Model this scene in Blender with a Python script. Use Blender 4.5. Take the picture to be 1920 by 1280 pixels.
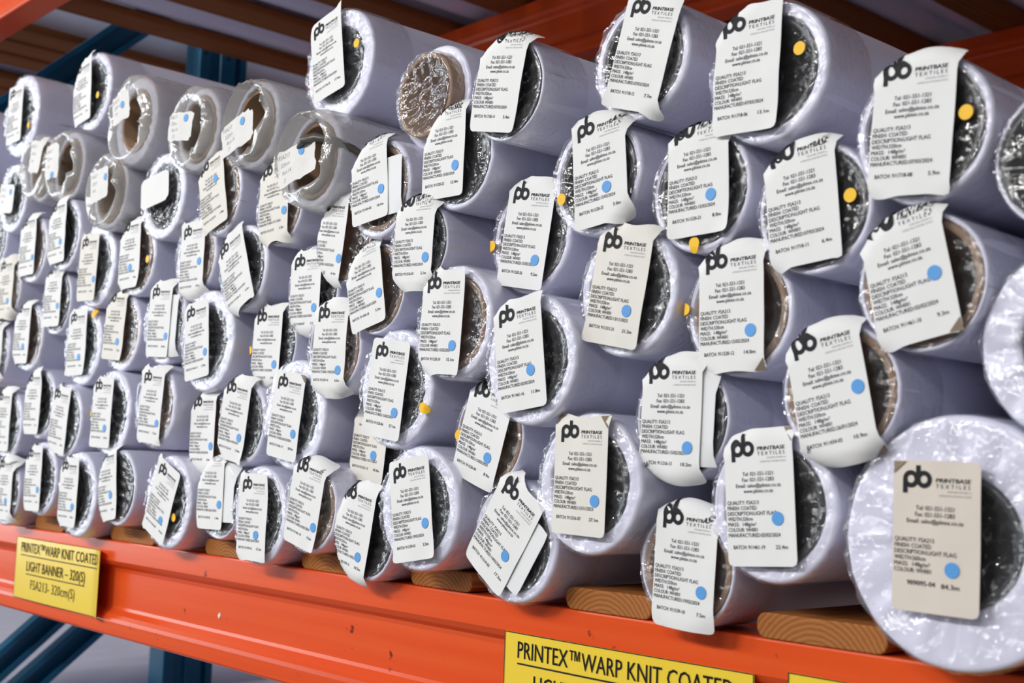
import bpy, bmesh, math, random
import numpy as np
from mathutils import Matrix, Vector

for o in list(bpy.data.objects):
    bpy.data.objects.remove(o, do_unlink=True)
scene = bpy.context.scene
COL = scene.collection
PI = math.pi

# ------------------------------------------------------------------ camera
cam_data = bpy.data.cameras.new('camera')
cam_data.sensor_width = 36.0
cam_data.lens = 2388.0 / 1920.0 * 36.0
cam_data.clip_start = 0.05
cam_data.clip_end = 60
cam = bpy.data.objects.new('camera', cam_data)
COL.objects.link(cam)
DX = Vector((0.673407, 0.738419, 0.035490))     # image right
DD = Vector((-0.048807, 0.092308, -0.994534))   # image down
DF = Vector((-0.737659, 0.667994, 0.098201))    # forward
m = Matrix.Identity(4)
for i in range(3):
    m[i][0] = DX[i]; m[i][1] = -DD[i]; m[i][2] = -DF[i]
m[0][3], m[1][3], m[2][3] = 0.0, -0.782, 0.118
cam.matrix_world = m
cam_data.dof.use_dof = True
cam_data.dof.focus_distance = 1.24
cam_data.dof.aperture_fstop = 8.5
scene.camera = cam

# ------------------------------------------------------------------ light
world = bpy.data.worlds.new('world')
scene.world = world
world.use_nodes = True
wb = world.node_tree.nodes['Background']
wb.inputs[0].default_value = (0.86, 0.92, 1.0, 1)
wb.inputs[1].default_value = 0.12

def area_lamp(name, loc, rot, sx, sy, power, col):
    ld = bpy.data.lights.new(name, 'AREA')
    ld.shape = 'RECTANGLE'; ld.size = sx; ld.size_y = sy
    ld.energy = power; ld.color = col
    o = bpy.data.objects.new(name, ld); COL.objects.link(o)
    o.location = loc; o.rotation_euler = rot
    return o
# daylight from the open loading door at the left end of the aisle
area_lamp('door_daylight', (-7.5, -3.0, 1.0), (math.radians(90), 0, math.radians(-68)), 3.0, 2.8, 112, (0.86, 0.93, 1.0))
# high-bay tube lamps over the far side of the aisle, running along it
for lx, pw in ((-4.6, 72), (-2.0, 100), (0.6, 36)):
    area_lamp('aisle_lamp', (lx, -3.8, 2.1), (math.radians(62), 0, 0), 1.7, 0.35, pw, (1.0, 0.985, 0.965))

scene.view_settings.view_transform = 'Standard'
scene.view_settings.look = 'None'
scene.view_settings.exposure = 0.12
scene.view_settings.gamma = 1.0
scene.view_settings.use_curve_mapping = False

# ------------------------------------------------------------------ materials
def s2l(r, g, b):
    f = lambda c: (c / 255 / 12.92) if c / 255 <= 0.04045 else ((c / 255 + 0.055) / 1.055) ** 2.4
    return (f(r), f(g), f(b), 1)

def new_mat(name):
    mt = bpy.data.materials.new(name); mt.use_nodes = True
    return mt, mt.node_tree, mt.node_tree.nodes['Principled BSDF']

def plain(name, col, rough=0.5, spec=0.5, var=0.0, vscale=30.0, bump=0.0, bscale=200.0, metallic=0.0, coat=0.0):
    mt, nt, b = new_mat(name)
    b.inputs['Base Color'].default_value = col
    b.inputs['Roughness'].default_value = rough
    b.inputs['Specular IOR Level'].default_value = spec
    b.inputs['Metallic'].default_value = metallic
    b.inputs['Coat Weight'].default_value = coat
    b.inputs['Coat Roughness'].default_value = 0.15
    tc = nt.nodes.new('ShaderNodeTexCoord')
    if var:
        n = nt.nodes.new('ShaderNodeTexNoise'); n.inputs['Scale'].default_value = vscale
        n.inputs['Detail'].default_value = 6
        nt.links.new(tc.outputs['Object'], n.inputs['Vector'])
        mx = nt.nodes.new('ShaderNodeMix'); mx.data_type = 'RGBA'
        d = tuple(c * (1 - var) for c in col[:3]) + (1,)
        u = tuple(min(1, c * (1 + var * 0.6)) for c in col[:3]) + (1,)
        mx.inputs[6].default_value = d; mx.inputs[7].default_value = u
        nt.links.new(n.outputs['Fac'], mx.inputs[0])
        nt.links.new(mx.outputs[2], b.inputs['Base Color'])
    if bump:
        n2 = nt.nodes.new('ShaderNodeTexNoise'); n2.inputs['Scale'].default_value = bscale
        n2.inputs['Detail'].default_value = 4
        nt.links.new(tc.outputs['Object'], n2.inputs['Vector'])
        bp = nt.nodes.new('ShaderNodeBump'); bp.inputs['Strength'].default_value = bump
        bp.inputs['Distance'].default_value = 0.002
        nt.links.new(n2.outputs['Fac'], bp.inputs['Height'])
        nt.links.new(bp.outputs['Normal'], b.inputs['Normal'])
    return mt

MAT = {}
MAT['fabric'] = plain('white_fabric', (0.785, 0.785, 0.945, 1), 0.42, 0.45, 0.05, 9.0, 0.12, 60.0, coat=0.25)
def fabric_scuffs(mt):
    nt = mt.node_tree; b = nt.nodes['Principled BSDF']
    tc = nt.nodes.new('ShaderNodeTexCoord')
    oi = nt.nodes.new('ShaderNodeObjectInfo')
    ad = nt.nodes.new('ShaderNodeVectorMath'); ad.operation = 'ADD'
    cx = nt.nodes.new('ShaderNodeCombineXYZ')
    mu = nt.nodes.new('ShaderNodeMath'); mu.operation = 'MULTIPLY'; mu.inputs[1].default_value = 37.0
    nt.links.new(oi.outputs['Random'], mu.inputs[0])
    for k in range(3): nt.links.new(mu.outputs[0], cx.inputs[k])
    nt.links.new(tc.outputs['Object'], ad.inputs[0]); nt.links.new(cx.outputs[0], ad.inputs[1])
    mp = nt.nodes.new('ShaderNodeMapping'); mp.inputs['Scale'].default_value = (110, 9, 110)
    nt.links.new(ad.outputs[0], mp.inputs['Vector'])
    n = nt.nodes.new('ShaderNodeTexNoise'); n.inputs['Scale'].default_value = 1.0; n.inputs['Detail'].default_value = 3
    nt.links.new(mp.outputs['Vector'], n.inputs['Vector'])
    r = nt.nodes.new('ShaderNodeValToRGB')
    r.color_ramp.elements[0].position = 0.71; r.color_ramp.elements[0].color = (0, 0, 0, 1)
    r.color_ramp.elements[1].position = 0.80; r.color_ramp.elements[1].color = (0.75, 0.75, 0.75, 1)
    nt.links.new(n.outputs['Fac'], r.inputs['Fac'])
    mx = nt.nodes.new('ShaderNodeMix'); mx.data_type = 'RGBA'; mx.inputs[7].default_value = (0.22, 0.20, 0.22, 1)
    old = b.inputs['Base Color'].links[0].from_socket
    nt.links.new(r.outputs['Color'], mx.inputs[0]); nt.links.new(old, mx.inputs[6]); nt.links.new(mx.outputs[2], b.inputs['Base Color'])
fabric_scuffs(MAT['fabric'])
MAT['w'] = plain('white_paper', (0.84, 0.84, 0.835, 1), 0.7, 0.25, 0.035, 60.0, 0.05, 90.0)
MAT['g'] = plain('grubby_paper', (0.78, 0.77, 0.75, 1), 0.6, 0.3, 0.10, 70.0, 0.15, 120.0)
MAT['b'] = plain('creamy_paper', (0.81, 0.785, 0.73, 1), 0.7, 0.25, 0.06, 60.0, 0.05, 90.0)
MAT['c'] = plain('beige_paper', (0.74, 0.665, 0.59, 1), 0.7, 0.25, 0.05, 60.0, 0.05, 90.0)
MAT['ink'] = plain('black_ink', (0.016, 0.016, 0.02, 1), 0.6, 0.2)
MAT['ink_grey'] = plain('grey_ink', (0.22, 0.22, 0.24, 1), 0.6, 0.2)
MAT['pencil'] = plain('pencil', (0.20, 0.20, 0.23, 1), 0.6, 0.2)
MAT['blue'] = plain('blue_sticker', s2l(92, 160, 226), 0.5, 0.3)
MAT['yellow'] = plain('yellow_sticker', s2l(250, 196, 40), 0.5, 0.3)
MAT['core_k'] = plain('black_core', (0.022, 0.024, 0.027, 1), 0.35, 0.5, 0.2, 40.0)
MAT['core_b'] = plain('cardboard_core', s2l(150, 122, 98), 0.75, 0.3, 0.15, 60.0)
MAT['twist'] = plain('dirty_twisted_film', s2l(92, 86, 78), 0.35, 0.5, 0.35, 90.0)
MAT['rack_blue'] = plain('rack_blue_paint', s2l(6, 92, 128), 0.38, 0.5, 0.12, 14.0)
MAT['sign'] = plain('yellow_card', s2l(245, 212, 62), 0.25, 0.5, 0.03, 12.0, coat=0.4)
MAT['floor'] = plain('concrete_floor', (0.24, 0.235, 0.23, 1), 0.6, 0.3, 0.15, 3.0)
MAT['wall'] = plain('painted_wall', (0.30, 0.29, 0.29, 1), 0.8, 0.2, 0.08, 2.0)
MAT['corner'] = plain('dirty_folded_paper', s2l(150, 134, 116), 0.7, 0.2, 0.25, 120.0)
MAT['chip'] = plain('paint_chip', (0.75, 0.72, 0.68, 1), 0.7, 0.2)
MAT['card_back'] = plain('white_card', (0.82, 0.83, 0.84, 1), 0.6, 0.3, 0.02, 60.0)

def beam_mat():
    mt, nt, b = new_mat('orange_beam_paint')
    tc = nt.nodes.new('ShaderNodeTexCoord')
    mp = nt.nodes.new('ShaderNodeMapping'); mp.inputs['Scale'].default_value = (1.5, 30, 60)
    nt.links.new(tc.outputs['Object'], mp.inputs['Vector'])
    n = nt.nodes.new('ShaderNodeTexNoise'); n.inputs['Scale'].default_value = 1.0; n.inputs['Detail'].default_value = 5
    nt.links.new(mp.outputs['Vector'], n.inputs['Vector'])
    r = nt.nodes.new('ShaderNodeValToRGB')
    r.color_ramp.elements[0].position = 0.35; r.color_ramp.elements[0].color = s2l(224, 78, 28)
    r.color_ramp.elements[1].position = 0.7; r.color_ramp.elements[1].color = s2l(230, 92, 42)
    nt.links.new(n.outputs['Fac'], r.inputs['Fac'])
    # sparse dark scuffs
    n2 = nt.nodes.new('ShaderNodeTexNoise'); n2.inputs['Scale'].default_value = 55; n2.inputs['Detail'].default_value = 8
    nt.links.new(tc.outputs['Object'], n2.inputs['Vector'])
    r2 = nt.nodes.new('ShaderNodeValToRGB')
    r2.color_ramp.elements[0].position = 0.70; r2.color_ramp.elements[0].color = (0, 0, 0, 1)
    r2.color_ramp.elements[1].position = 0.76; r2.color_ramp.elements[1].color = (1, 1, 1, 1)
    nt.links.new(n2.outputs['Fac'], r2.inputs['Fac'])
    mx = nt.nodes.new('ShaderNodeMix'); mx.data_type = 'RGBA'
    mx.inputs[7].default_value = s2l(120, 40, 25)
    nt.links.new(r2.outputs['Color'], mx.inputs[0]); nt.links.new(r.outputs['Color'], mx.inputs[6])
    nt.links.new(mx.outputs[2], b.inputs['Base Color'])
    b.inputs['Roughness'].default_value = 0.22
    b.inputs['Specular IOR Level'].default_value = 0.32
    return mt
MAT['beam'] = beam_mat()

def wood_mat(name, c1, c2):
    mt, nt, b = new_mat(name)
    tc = nt.nodes.new('ShaderNodeTexCoord')
    mp = nt.nodes.new('ShaderNodeMapping'); mp.inputs['Location'].default_value = (0.004, 0, 0.026)
    mp.inputs['Scale'].default_value = (1, 0.06, 1)
    nt.links.new(tc.outputs['Object'], mp.inputs['Vector'])
    w = nt.nodes.new('ShaderNodeTexWave'); w.wave_type = 'RINGS'; w.rings_direction = 'Y'
    w.inputs['Scale'].default_value = 75; w.inputs['Distortion'].default_value = 1.6
    w.inputs['Detail'].default_value = 3; w.inputs['Detail Scale'].default_value = 1.5
    nt.links.new(mp.outputs['Vector'], w.inputs['Vector'])
    r = nt.nodes.new('ShaderNodeValToRGB')
    r.color_ramp.elements[0].color = c1; r.color_ramp.elements[1].color = c2
    r.color_ramp.elements[0].position = 0.1; r.color_ramp.elements[1].position = 0.85
    nt.links.new(w.outputs['Fac'], r.inputs['Fac'])
    n = nt.nodes.new('ShaderNodeTexNoise'); n.inputs['Scale'].default_value = 300
    nt.links.new(tc.outputs['Object'], n.inputs['Vector'])
    bp = nt.nodes.new('ShaderNodeBump'); bp.inputs['Strength'].default_value = 0.35; bp.inputs['Distance'].default_value = 0.001
    nt.links.new(n.outputs['Fac'], bp.inputs['Height']); nt.links.new(bp.outputs['Normal'], b.inputs['Normal'])
    nt.links.new(r.outputs['Color'], b.inputs['Base Color'])
    b.inputs['Roughness'].default_value = 0.7
    b.inputs['Specular IOR Level'].default_value = 0.25
    return mt
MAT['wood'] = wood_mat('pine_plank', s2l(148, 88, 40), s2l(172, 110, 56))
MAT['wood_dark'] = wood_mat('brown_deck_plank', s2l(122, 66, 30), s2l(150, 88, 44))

def film_mat(name, haze, hazecol, tint, rough, bump, bscale, ior):
    mt = bpy.data.materials.new(name); mt.use_nodes = True
    nt = mt.node_tree; nt.nodes.clear()
    out = nt.nodes.new('ShaderNodeOutputMaterial')
    tr = nt.nodes.new('ShaderNodeBsdfTransparent'); tr.inputs[0].default_value = tint
    df = nt.nodes.new('ShaderNodeBsdfDiffuse'); df.inputs[0].default_value = hazecol
    tl = nt.nodes.new('ShaderNodeBsdfTranslucent'); tl.inputs[0].default_value = hazecol
    dm = nt.nodes.new('ShaderNodeMixShader'); dm.inputs[0].default_value = 0.35
    nt.links.new(df.outputs[0], dm.inputs[1]); nt.links.new(tl.outputs[0], dm.inputs[2])
    m1 = nt.nodes.new('ShaderNodeMixShader'); m1.inputs[0].default_value = haze
    nt.links.new(tr.outputs[0], m1.inputs[1]); nt.links.new(dm.outputs[0], m1.inputs[2])
    gl = nt.nodes.new('ShaderNodeBsdfGlossy'); gl.inputs['Roughness'].default_value = rough
    gl.inputs['Color'].default_value = (1, 1, 1, 1)
    fr = nt.nodes.new('ShaderNodeLayerWeight'); fr.inputs['Blend'].default_value = 0.5
    mr = nt.nodes.new('ShaderNodeMapRange'); mr.inputs[1].default_value = 0.35; mr.inputs[3].default_value = ior[0]; mr.inputs[4].default_value = ior[1]
    nt.links.new(fr.outputs['Facing'], mr.inputs[0])
    m2 = nt.nodes.new('ShaderNodeMixShader')
    nt.links.new(mr.outputs[0], m2.inputs[0]); nt.links.new(m1.outputs[0], m2.inputs[1]); nt.links.new(gl.outputs[0], m2.inputs[2])
    tc = nt.nodes.new('ShaderNodeTexCoord')
    n = nt.nodes.new('ShaderNodeTexNoise'); n.inputs['Scale'].default_value = bscale; n.inputs['Detail'].default_value = 3
    n.inputs['Distortion'].default_value = 1.2
    nt.links.new(tc.outputs['Object'], n.inputs['Vector'])
    bp = nt.nodes.new('ShaderNodeBump'); bp.inputs['Strength'].default_value = bump; bp.inputs['Distance'].default_value = 0.003
    nt.links.new(n.outputs['Fac'], bp.inputs['Height'])
    for s in (df, gl, fr):
        nt.links.new(bp.outputs['Normal'], s.inputs['Normal'])
    nt.links.new(m2.outputs[0], out.inputs[0])
    return mt
MAT['film'] = film_mat('clear_plastic_film', 0.06, (0.80, 0.79, 0.82, 1), (1, 1, 1, 1), 0.08, 0.7, 110.0, (0.075, 0.42))
MAT['sleeve'] = film_mat('milky_plastic_sleeve', 0.42, (0.75, 0.735, 0.71, 1), (0.95, 0.95, 0.93, 1), 0.16, 0.5, 60.0, (0.07, 0.45))

# ------------------------------------------------------------------ helpers
def mesh_obj(name, verts, faces, mat, parent=None, smooth=True, loc=None):
    me = bpy.data.meshes.new(name)
    me.from_pydata([tuple(map(float, v)) for v in verts], [], [tuple(map(int, f)) for f in faces])
    me.validate(verbose=False)
    if smooth:
        me.polygons.foreach_set('use_smooth', [True] * len(me.polygons))
    me.materials.append(mat)
    me.update()
    o = bpy.data.objects.new(name, me); COL.objects.link(o)
    if parent is not None: o.parent = parent
    if loc is not None: o.location = loc
    return o

def empty(name, loc):
    o = bpy.data.objects.new(name, None); COL.objects.link(o)
    o.location = loc; o.empty_display_size = 0.03
    return o

def tag(o, label, cat, group=None):
    o['label'] = label; o['category'] = cat
    if group: o['group'] = group
    return o

def struct(o):
    o['kind'] = 'structure'; return o

def box(name, lo, hi, mat, parent=None):
    (x0, y0, z0), (x1, y1, z1) = lo, hi
    v = [(x0,y0,z0),(x1,y0,z0),(x1,y1,z0),(x0,y1,z0),(x0,y0,z1),(x1,y0,z1),(x1,y1,z1),(x0,y1,z1)]
    f = [(0,3,2,1),(4,5,6,7),(0,1,5,4),(1,2,6,5),(2,3,7,6),(3,0,4,7)]
    return mesh_obj(name, v, f, mat, parent, smooth=False)

def extrude(name, pts, axis, a0, a1, mat, parent=None, smooth=False, closed=True):
    """pts: closed 2D outline; extruded along axis ('x': pts=(y,z); 'y': pts=(x,z); 'z': pts=(x,y))"""
    n = len(pts); v = []
    for t in (a0, a1):
        for p, q in pts:
            v.append({'x': (t, p, q), 'y': (p, t, q), 'z': (p, q, t)}[axis])
    f = [(i, (i + 1) % n, n + (i + 1) % n, n + i) for i in range(n)]
    f += [tuple(range(n - 1, -1, -1)), tuple(range(n, 2 * n))]
    o = mesh_obj(name, v, f, mat, parent, smooth=smooth)
    bm = bmesh.new(); bm.from_mesh(o.data); bmesh.ops.recalc_face_normals(bm, faces=bm.faces); bm.to_mesh(o.data); bm.free()
    return o

_text = {}
def text_flat(s, bold=0.0, shear=0.0, spacing=1.0, res=2):
    """glyph outlines of the built-in font as (verts Nx2 with cap height 1 and x from 0, triangles, width)"""
    key = (s, bold, shear, spacing)
    if key in _text: return _text[key]
    cu = bpy.data.curves.new('t', 'FONT'); cu.body = s; cu.size = 1.0
    cu.offset = min(0.0, bold); cu.shear = shear; cu.space_character = spacing; cu.resolution_u = res
    ob = bpy.data.objects.new('t', cu); COL.objects.link(ob)
    bpy.context.view_layer.update()
    me = bpy.data.meshes.new_from_object(ob)
    me.calc_loop_triangles()
    co = np.empty(len(me.vertices) * 3); me.vertices.foreach_get('co', co); co = co.reshape(-1, 3)[:, :2].copy()
    tr = np.empty(len(me.loop_triangles) * 3, dtype=np.int32); me.loop_triangles.foreach_get('vertices', tr); tr = tr.reshape(-1, 3)
    bpy.data.objects.remove(ob); bpy.data.curves.remove(cu); bpy.data.meshes.remove(me)
    co[:, 0] -= co[:, 0].min()
    co /= CAP
    if bold > 0.001:        # heavier stroke: the glyphs once more, a hair to the side
        n0 = len(co); d = np.array([bold * 4, 0.0])
        co = np.vstack([co, co + d]); tr = np.vstack([tr, tr + n0])
    r = (co, tr, co[:, 0].max())
    _text[key] = r
    return r
CAP = 1.0
CAP = float(text_flat('H')[0][:, 1].max())
_text.clear()

class Flat:
    """collects flat glyph triangles (metres)"""
    def __init__(self): self.v = []; self.f = []; self.n = 0
    def add(self, v, f):
        self.v.append(np.asarray(v, float)); self.f.append(np.asarray(f) + self.n); self.n += len(v)
    def line(self, s, x, y, cap, width=None, align='l', **kw):
        co, tr, w = text_flat(s, **kw)
        sx = (width / w) if width else cap
        c = co * np.array([sx, cap])
        if align == 'c': c = c + np.array([x - sx * w / 2, y])
        elif align == 'r': c = c + np.array([x - sx * w, y])
        else: c = c + np.array([x, y])
        self.add(c, tr)
    def rect(self, x0, y0, x1, y1, n=1):
        xs = np.linspace(x0, x1, n + 1)
        v = [(x, y0) for x in xs] + [(x, y1) for x in xs]
        f = []
        for i in range(n):
            f += [(i, i + 1, n + 2 + i), (i, n + 2 + i, n + 1 + i)]
        self.add(v, f)
    def vrect(self, x0, y0, x1, y1, n=6):
        ys = np.linspace(y0, y1, n + 1)
        v = [(x0, y) for y in ys] + [(x1, y) for y in ys]
        f = []
        for i in range(n):
            f += [(i, n + 1 + i, n + 2 + i), (i, n + 2 + i, i + 1)]
        self.add(v, f)
    def ring(self, cx, cy, ro, ri, n=28):
        v = []; f = []
        for i in range(n):
            a = 2 * PI * i / n
            v.append((cx + ro * math.cos(a), cy + ro * math.sin(a)))
            v.append((cx + ri * math.cos(a), cy + ri * math.sin(a)))
        for i in range(n):
            a, b = 2 * i, 2 * ((i + 1) % n)
            f += [(a, b, b + 1), (a, b + 1, a + 1)]
        self.add(v, f)
    def get(self): return np.vstack(self.v), np.vstack(self.f)

# ------------------------------------------------------------------ the place
struct(box('floor', (-6.5, -4.0, -1.35), (4.0, 4.6, -1.30), MAT['floor']))
struct(box('wall_back', (-6.5, 4.4, -1.30), (4.0, 4.55, 4.2), MAT['wall']))
struct(box('wall_right', (3.9, -0.2, -1.30), (4.0, 4.4, 4.2), MAT['wall']))

# ------------------------------------------------------------------ racking
BT = -0.0047           # top of the lower beam
BH = 0.1324
def beam(name, x0, x1, yf, ztop, label):
    p = [(0, 0), (0, -.028), (.004, -.034), (.011, -.039), (.0125, -.044), (.0125, -.092), (.0115, -.096), (.004, -.102),
         (.0005, -.107), (0, -.112), (0, -.1284), (.003, -.1324), (.053, -.1324), (.053, 0)]
    p = [(yf + a, ztop + b) for a, b in p]
    o = extrude(name, p[::-1], 'x', x0, x1, MAT['beam'])
    bv = o.modifiers.new('bevel', 'BEVEL'); bv.width = 0.002; bv.segments = 2; bv.limit_method = 'ANGLE'; bv.angle_limit = 0.9
    tag(o, label, 'beam')
    return o
b0 = beam('rack_beam', -2.60, 1.4, 0.03, BT, 'orange steel shelf beam carrying the yellow signs, below the white rolls')
ch = mesh_obj('paint_chip', [(0, 0, .0035), (.003, -.0004, .004), (.004, 0, .001), (.002, -.0003, -.002), (-.001, 0, -.004), (-.003, -.0003, 0)],
              [(0, 5, 4, 3, 2, 1)], MAT['chip'], b0, smooth=False, loc=(-1.437, 0.0422, BT - 0.0745))
ch['label'] = 'small white chip in the orange paint'
beam('rack_beam', -2.60, 1.4, 0.03, 1.036, 'orange front beam of the upper shelf, top left corner')
beam('rack_beam', -2.60, 1.4, 0.87, 1.036, 'dark red-orange rear beam of the upper shelf, behind the top rolls')
beam('rack_beam', -2.60, 1.4, 1.62, 1.036, 'shaded red beam deepest under the upper shelf, at the right edge')
beam('rack_beam', -6.0, -2.74, 0.87, 1.036, 'rear beam of the neighbouring bay left of the blue upright')
beam('rack_beam', -2.60, 1.4, 0.87, BT, 'rear beam carrying the planks below the white rolls')

fr = empty('rack_frame', (-2.67, 0.3, -1.30))
tag(fr, 'blue steel rack frame with uprights and diagonal braces, left of the rolls', 'rack')
def upright(y0):
    x1, x0 = 0.04, -0.03
    p = [(x1, y0), (x1, y0 + .028), (x1 - .012, y0 + .032), (x1 - .012, y0 + .05), (x1, y0 + .054), (x1, y0 + .092), (x1 - .018, y0 + .096),
         (x1 - .018, y0 + .105), (x1 - .004, y0 + .108), (x1 - .004, y0 + .125), (x0, y0 + .125), (x0, y0)]
    o = extrude('upright', p, 'z', 0, 3.9, MAT['rack_blue'], fr)
    bv = o.modifiers.new('bevel', 'BEVEL'); bv.width = 0.0025; bv.segments = 2
    return o
for y0 in (-0.33, 0.295):
    u = upright(y0)
    for k in range(26):       # bolt holes on the side facing the aisle
        zz = 0.1 + k * 0.15
        for yy in (y0 + .014, y0 + .073):
            a = [(0.0402, yy + .0045 * math.cos(t * PI / 4), zz + .0065 * math.sin(t * PI / 4)) for t in range(8)]
            mesh_obj('bolt_hole', a, [tuple(range(8))], MAT['core_k'], u, smooth=False)
def brace(ya, za, yb, zb, w, d, x):
    """C channel brace lying in the frame plane; coordinates are world, open side towards the camera"""
    A = Vector((0, ya - 0.3, za + 1.30)); B = Vector((0, yb - 0.3, zb + 1.30))
    u = (B - A).normalized(); n = Vector((0, -u.z, u.y))
    t = .006
    prof = [(-w/2, 0), (-w/2, d), (-w/2 + t*2, d), (-w/2 + t*2, d - t), (-w/2 + t, d - t), (-w/2 + t, t), (w/2 - t, t), (w/2 - t, d - t), (w/2 - t*2, d - t), (w/2 - t*2, d), (w/2, d), (w/2, 0)]
    v = []
    for P in (A, B):
        for s, q in prof:
            c = P + n * s; v.append((x + q + 2.67, c.y, c.z))
    m = len(prof)
    f = [(i, (i+1) % m, m + (i+1) % m, m + i) for i in range(m)] + [tuple(range(m-1, -1, -1)), tuple(range(m, 2*m))]
    o = mesh_obj('brace', v, f, MAT['rack_blue'], fr, smooth=False)
    bm = bmesh.new(); bm.from_mesh(o.data); bmesh.ops.recalc_face_normals(bm, faces=bm.faces); bm.to_mesh(o.data); bm.free()
brace(0.08, 0.732, 0.62, 1.245, 0.062, 0.03, -2.66)
brace(0.08, -0.454, 0.60, -0.005, 0.052, 0.03, -2.66)
brace(0.08, -0.542, 0.60, -0.112, 0.052, 0.03, -2.66)

def plank_mesh(w, t, L):
    r = min(.0085, t * .45); pts = []
    for cx, cz, a0 in ((w/2 - r, t - r, 0), (-w/2 + r, t - r, 90), (-w/2 + r, r, 180), (w/2 - r, r, 270)):
        for k in range(5):
            a = math.radians(a0 + k * 22.5); pts.append((cx + r * math.cos(a), cz + r * math.sin(a)))
    o = extrude('deck_plank', pts, 'y', 0, L, MAT['wood'])
    bv = o.modifiers.new('bevel', 'BEVEL'); bv.width = 0.0012; bv.segments = 2; bv.limit_method = 'ANGLE'; bv.angle_limit = 1.2
    return o
PL = [(-2.0, -1.893, 'leftmost visible pine plank end on the orange beam'),
      (-1.735, -1.602, 'pine plank with clear growth rings, second from the left on the beam'),
      (-1.462, -1.345, 'pine plank on the beam left of roll batch 911434-16'),
      (-1.243, -1.133, 'rough pine plank on the beam under roll batch 911461-18'),
      (-1.041, -0.945, 'pine plank on the beam under roll batch 911539-01'),
      (-0.813, -0.712, 'pine plank on the beam between rolls 911519-03 and 911539-10'),
      (-0.605, -0.492, 'widest showing pine plank on the beam, left of the largest roll')]
rnd = random.Random(3)
for x0, x1, lb in PL:
    o = plank_mesh(x1 - x0, 0.0195, 1.0)
    o.location = ((x0 + x1) / 2, 0.032 + rnd.uniform(-.003, .003), BT + 0.0002)
    tag(o, lb, 'plank', 'planks on the lower beam')

# upper deck: planks front to back, rolls lying on them
up = plank_mesh(0.088, 0.02, 1.95)
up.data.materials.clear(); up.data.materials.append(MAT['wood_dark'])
ORD = 'first second third fourth fifth sixth seventh eighth ninth tenth eleventh twelfth'.split()
XS = [(-2.535 + 0.2245 * k, 0) for k in range(0, 12)] + [(x, 1) for x in (-2.80, -2.902, -3.006, -3.20, -3.302, -3.404, -3.506, -3.608, -3.71, -3.812, -3.914)]
for k, (x, nb) in enumerate(XS):
    o = up if k == 0 else up.copy()
    if k: COL.objects.link(o)
    o.name = 'deck_plank'
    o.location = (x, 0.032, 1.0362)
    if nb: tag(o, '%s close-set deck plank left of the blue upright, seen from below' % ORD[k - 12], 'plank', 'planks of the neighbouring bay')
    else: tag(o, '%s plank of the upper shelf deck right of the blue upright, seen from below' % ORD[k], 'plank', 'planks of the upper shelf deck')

# ------------------------------------------------------------------ rolls
LEN = 2.0
def tube_mesh(name, R, rc, L, mat, parent, rng, seg=110, face_y=0.0):
    """wound fabric: outside, rounded rim, end face with layered annulus, bore"""
    prof = []
    be = min(.0035, (R - rc) * .45)
    for y in (L, L * .6, .5, .25, .12, .05, .02):
        prof.append((R, y, 1.0))
    for k in range(5):
        a = k * PI / 8
        prof.append((R - be + be * math.cos(a), be - be * math.sin(a), .6))
    rin = rc + min(.002, (R - rc) * .3)
    for q in (.12, .3, .5, .7, .88): prof.append((R - be - (R - be - rin) * q, .0003, .3))
    prof += [(rin, .0006, .1), (rc, .003, 0), (rc, .05, 0), (rc, L, 0)]
    PA = min(.0022, .09 * (R - rc)); rs = np.random.RandomState(rng.randrange(9999))
    pk = [(rs.randint(6, 30), rs.uniform(0, 6.28), rs.uniform(-2.5, 2.5)) for _ in range(5)]
    ph = [rng.uniform(0, 6.28) for _ in range(6)]
    v = []; n = len(prof)
    for i in range(seg):
        th = 2 * PI * i / seg
        for r, y, wv in prof:
            d = wv * (.0006 * math.sin(2 * th + ph[0] + y * 3) + .0004 * math.sin(5 * th + ph[1] - y * 9) + .0003 * math.sin(3 * th + ph[2] + y * 23))
            yy = y
            if y < .006 and r > rc + .0001:
                qq = (R - r) / max(1e-4, R - rc)
                yy = y + PA * sum(2 / PI * math.asin(math.sin(fq * th + p0 + sk * qq)) for fq, p0, sk in pk) / 4 * min(1, .35 + 2 * qq)
            v.append(((r + d) * math.cos(th), yy + face_y, (r + d) * math.sin(th)))
    f = []
    for i in range(seg):
        j = (i + 1) % seg
        for k in range(n - 1):
            f.append((i * n + k, i * n + k + 1, j * n + k + 1, j * n + k))
    for i in range(1): pass
    o = mesh_obj(name, v, f, mat, parent)
    return o

def ring_tube(name, ro, ri, y0, y1, mat, parent, seg=48):
    prof = [(ro, y1), (ro, y0 + .0008), (ro - .0008, y0), (ri + .0008, y0), (ri, y0 + .0008), (ri, y1)]
    n = len(prof); v = []; f = []
    for i in range(seg):
        th = 2 * PI * i / seg
        for r, y in prof: v.append((r * math.cos(th), y, r * math.sin(th)))
    for i in range(seg):
        j = (i + 1) % seg
        for k in range(n): f.append((i*n + k, i*n + (k+1) % n, j*n + (k+1) % n, j*n + k))
    return mesh_obj(name, v, f, mat, parent)

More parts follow.
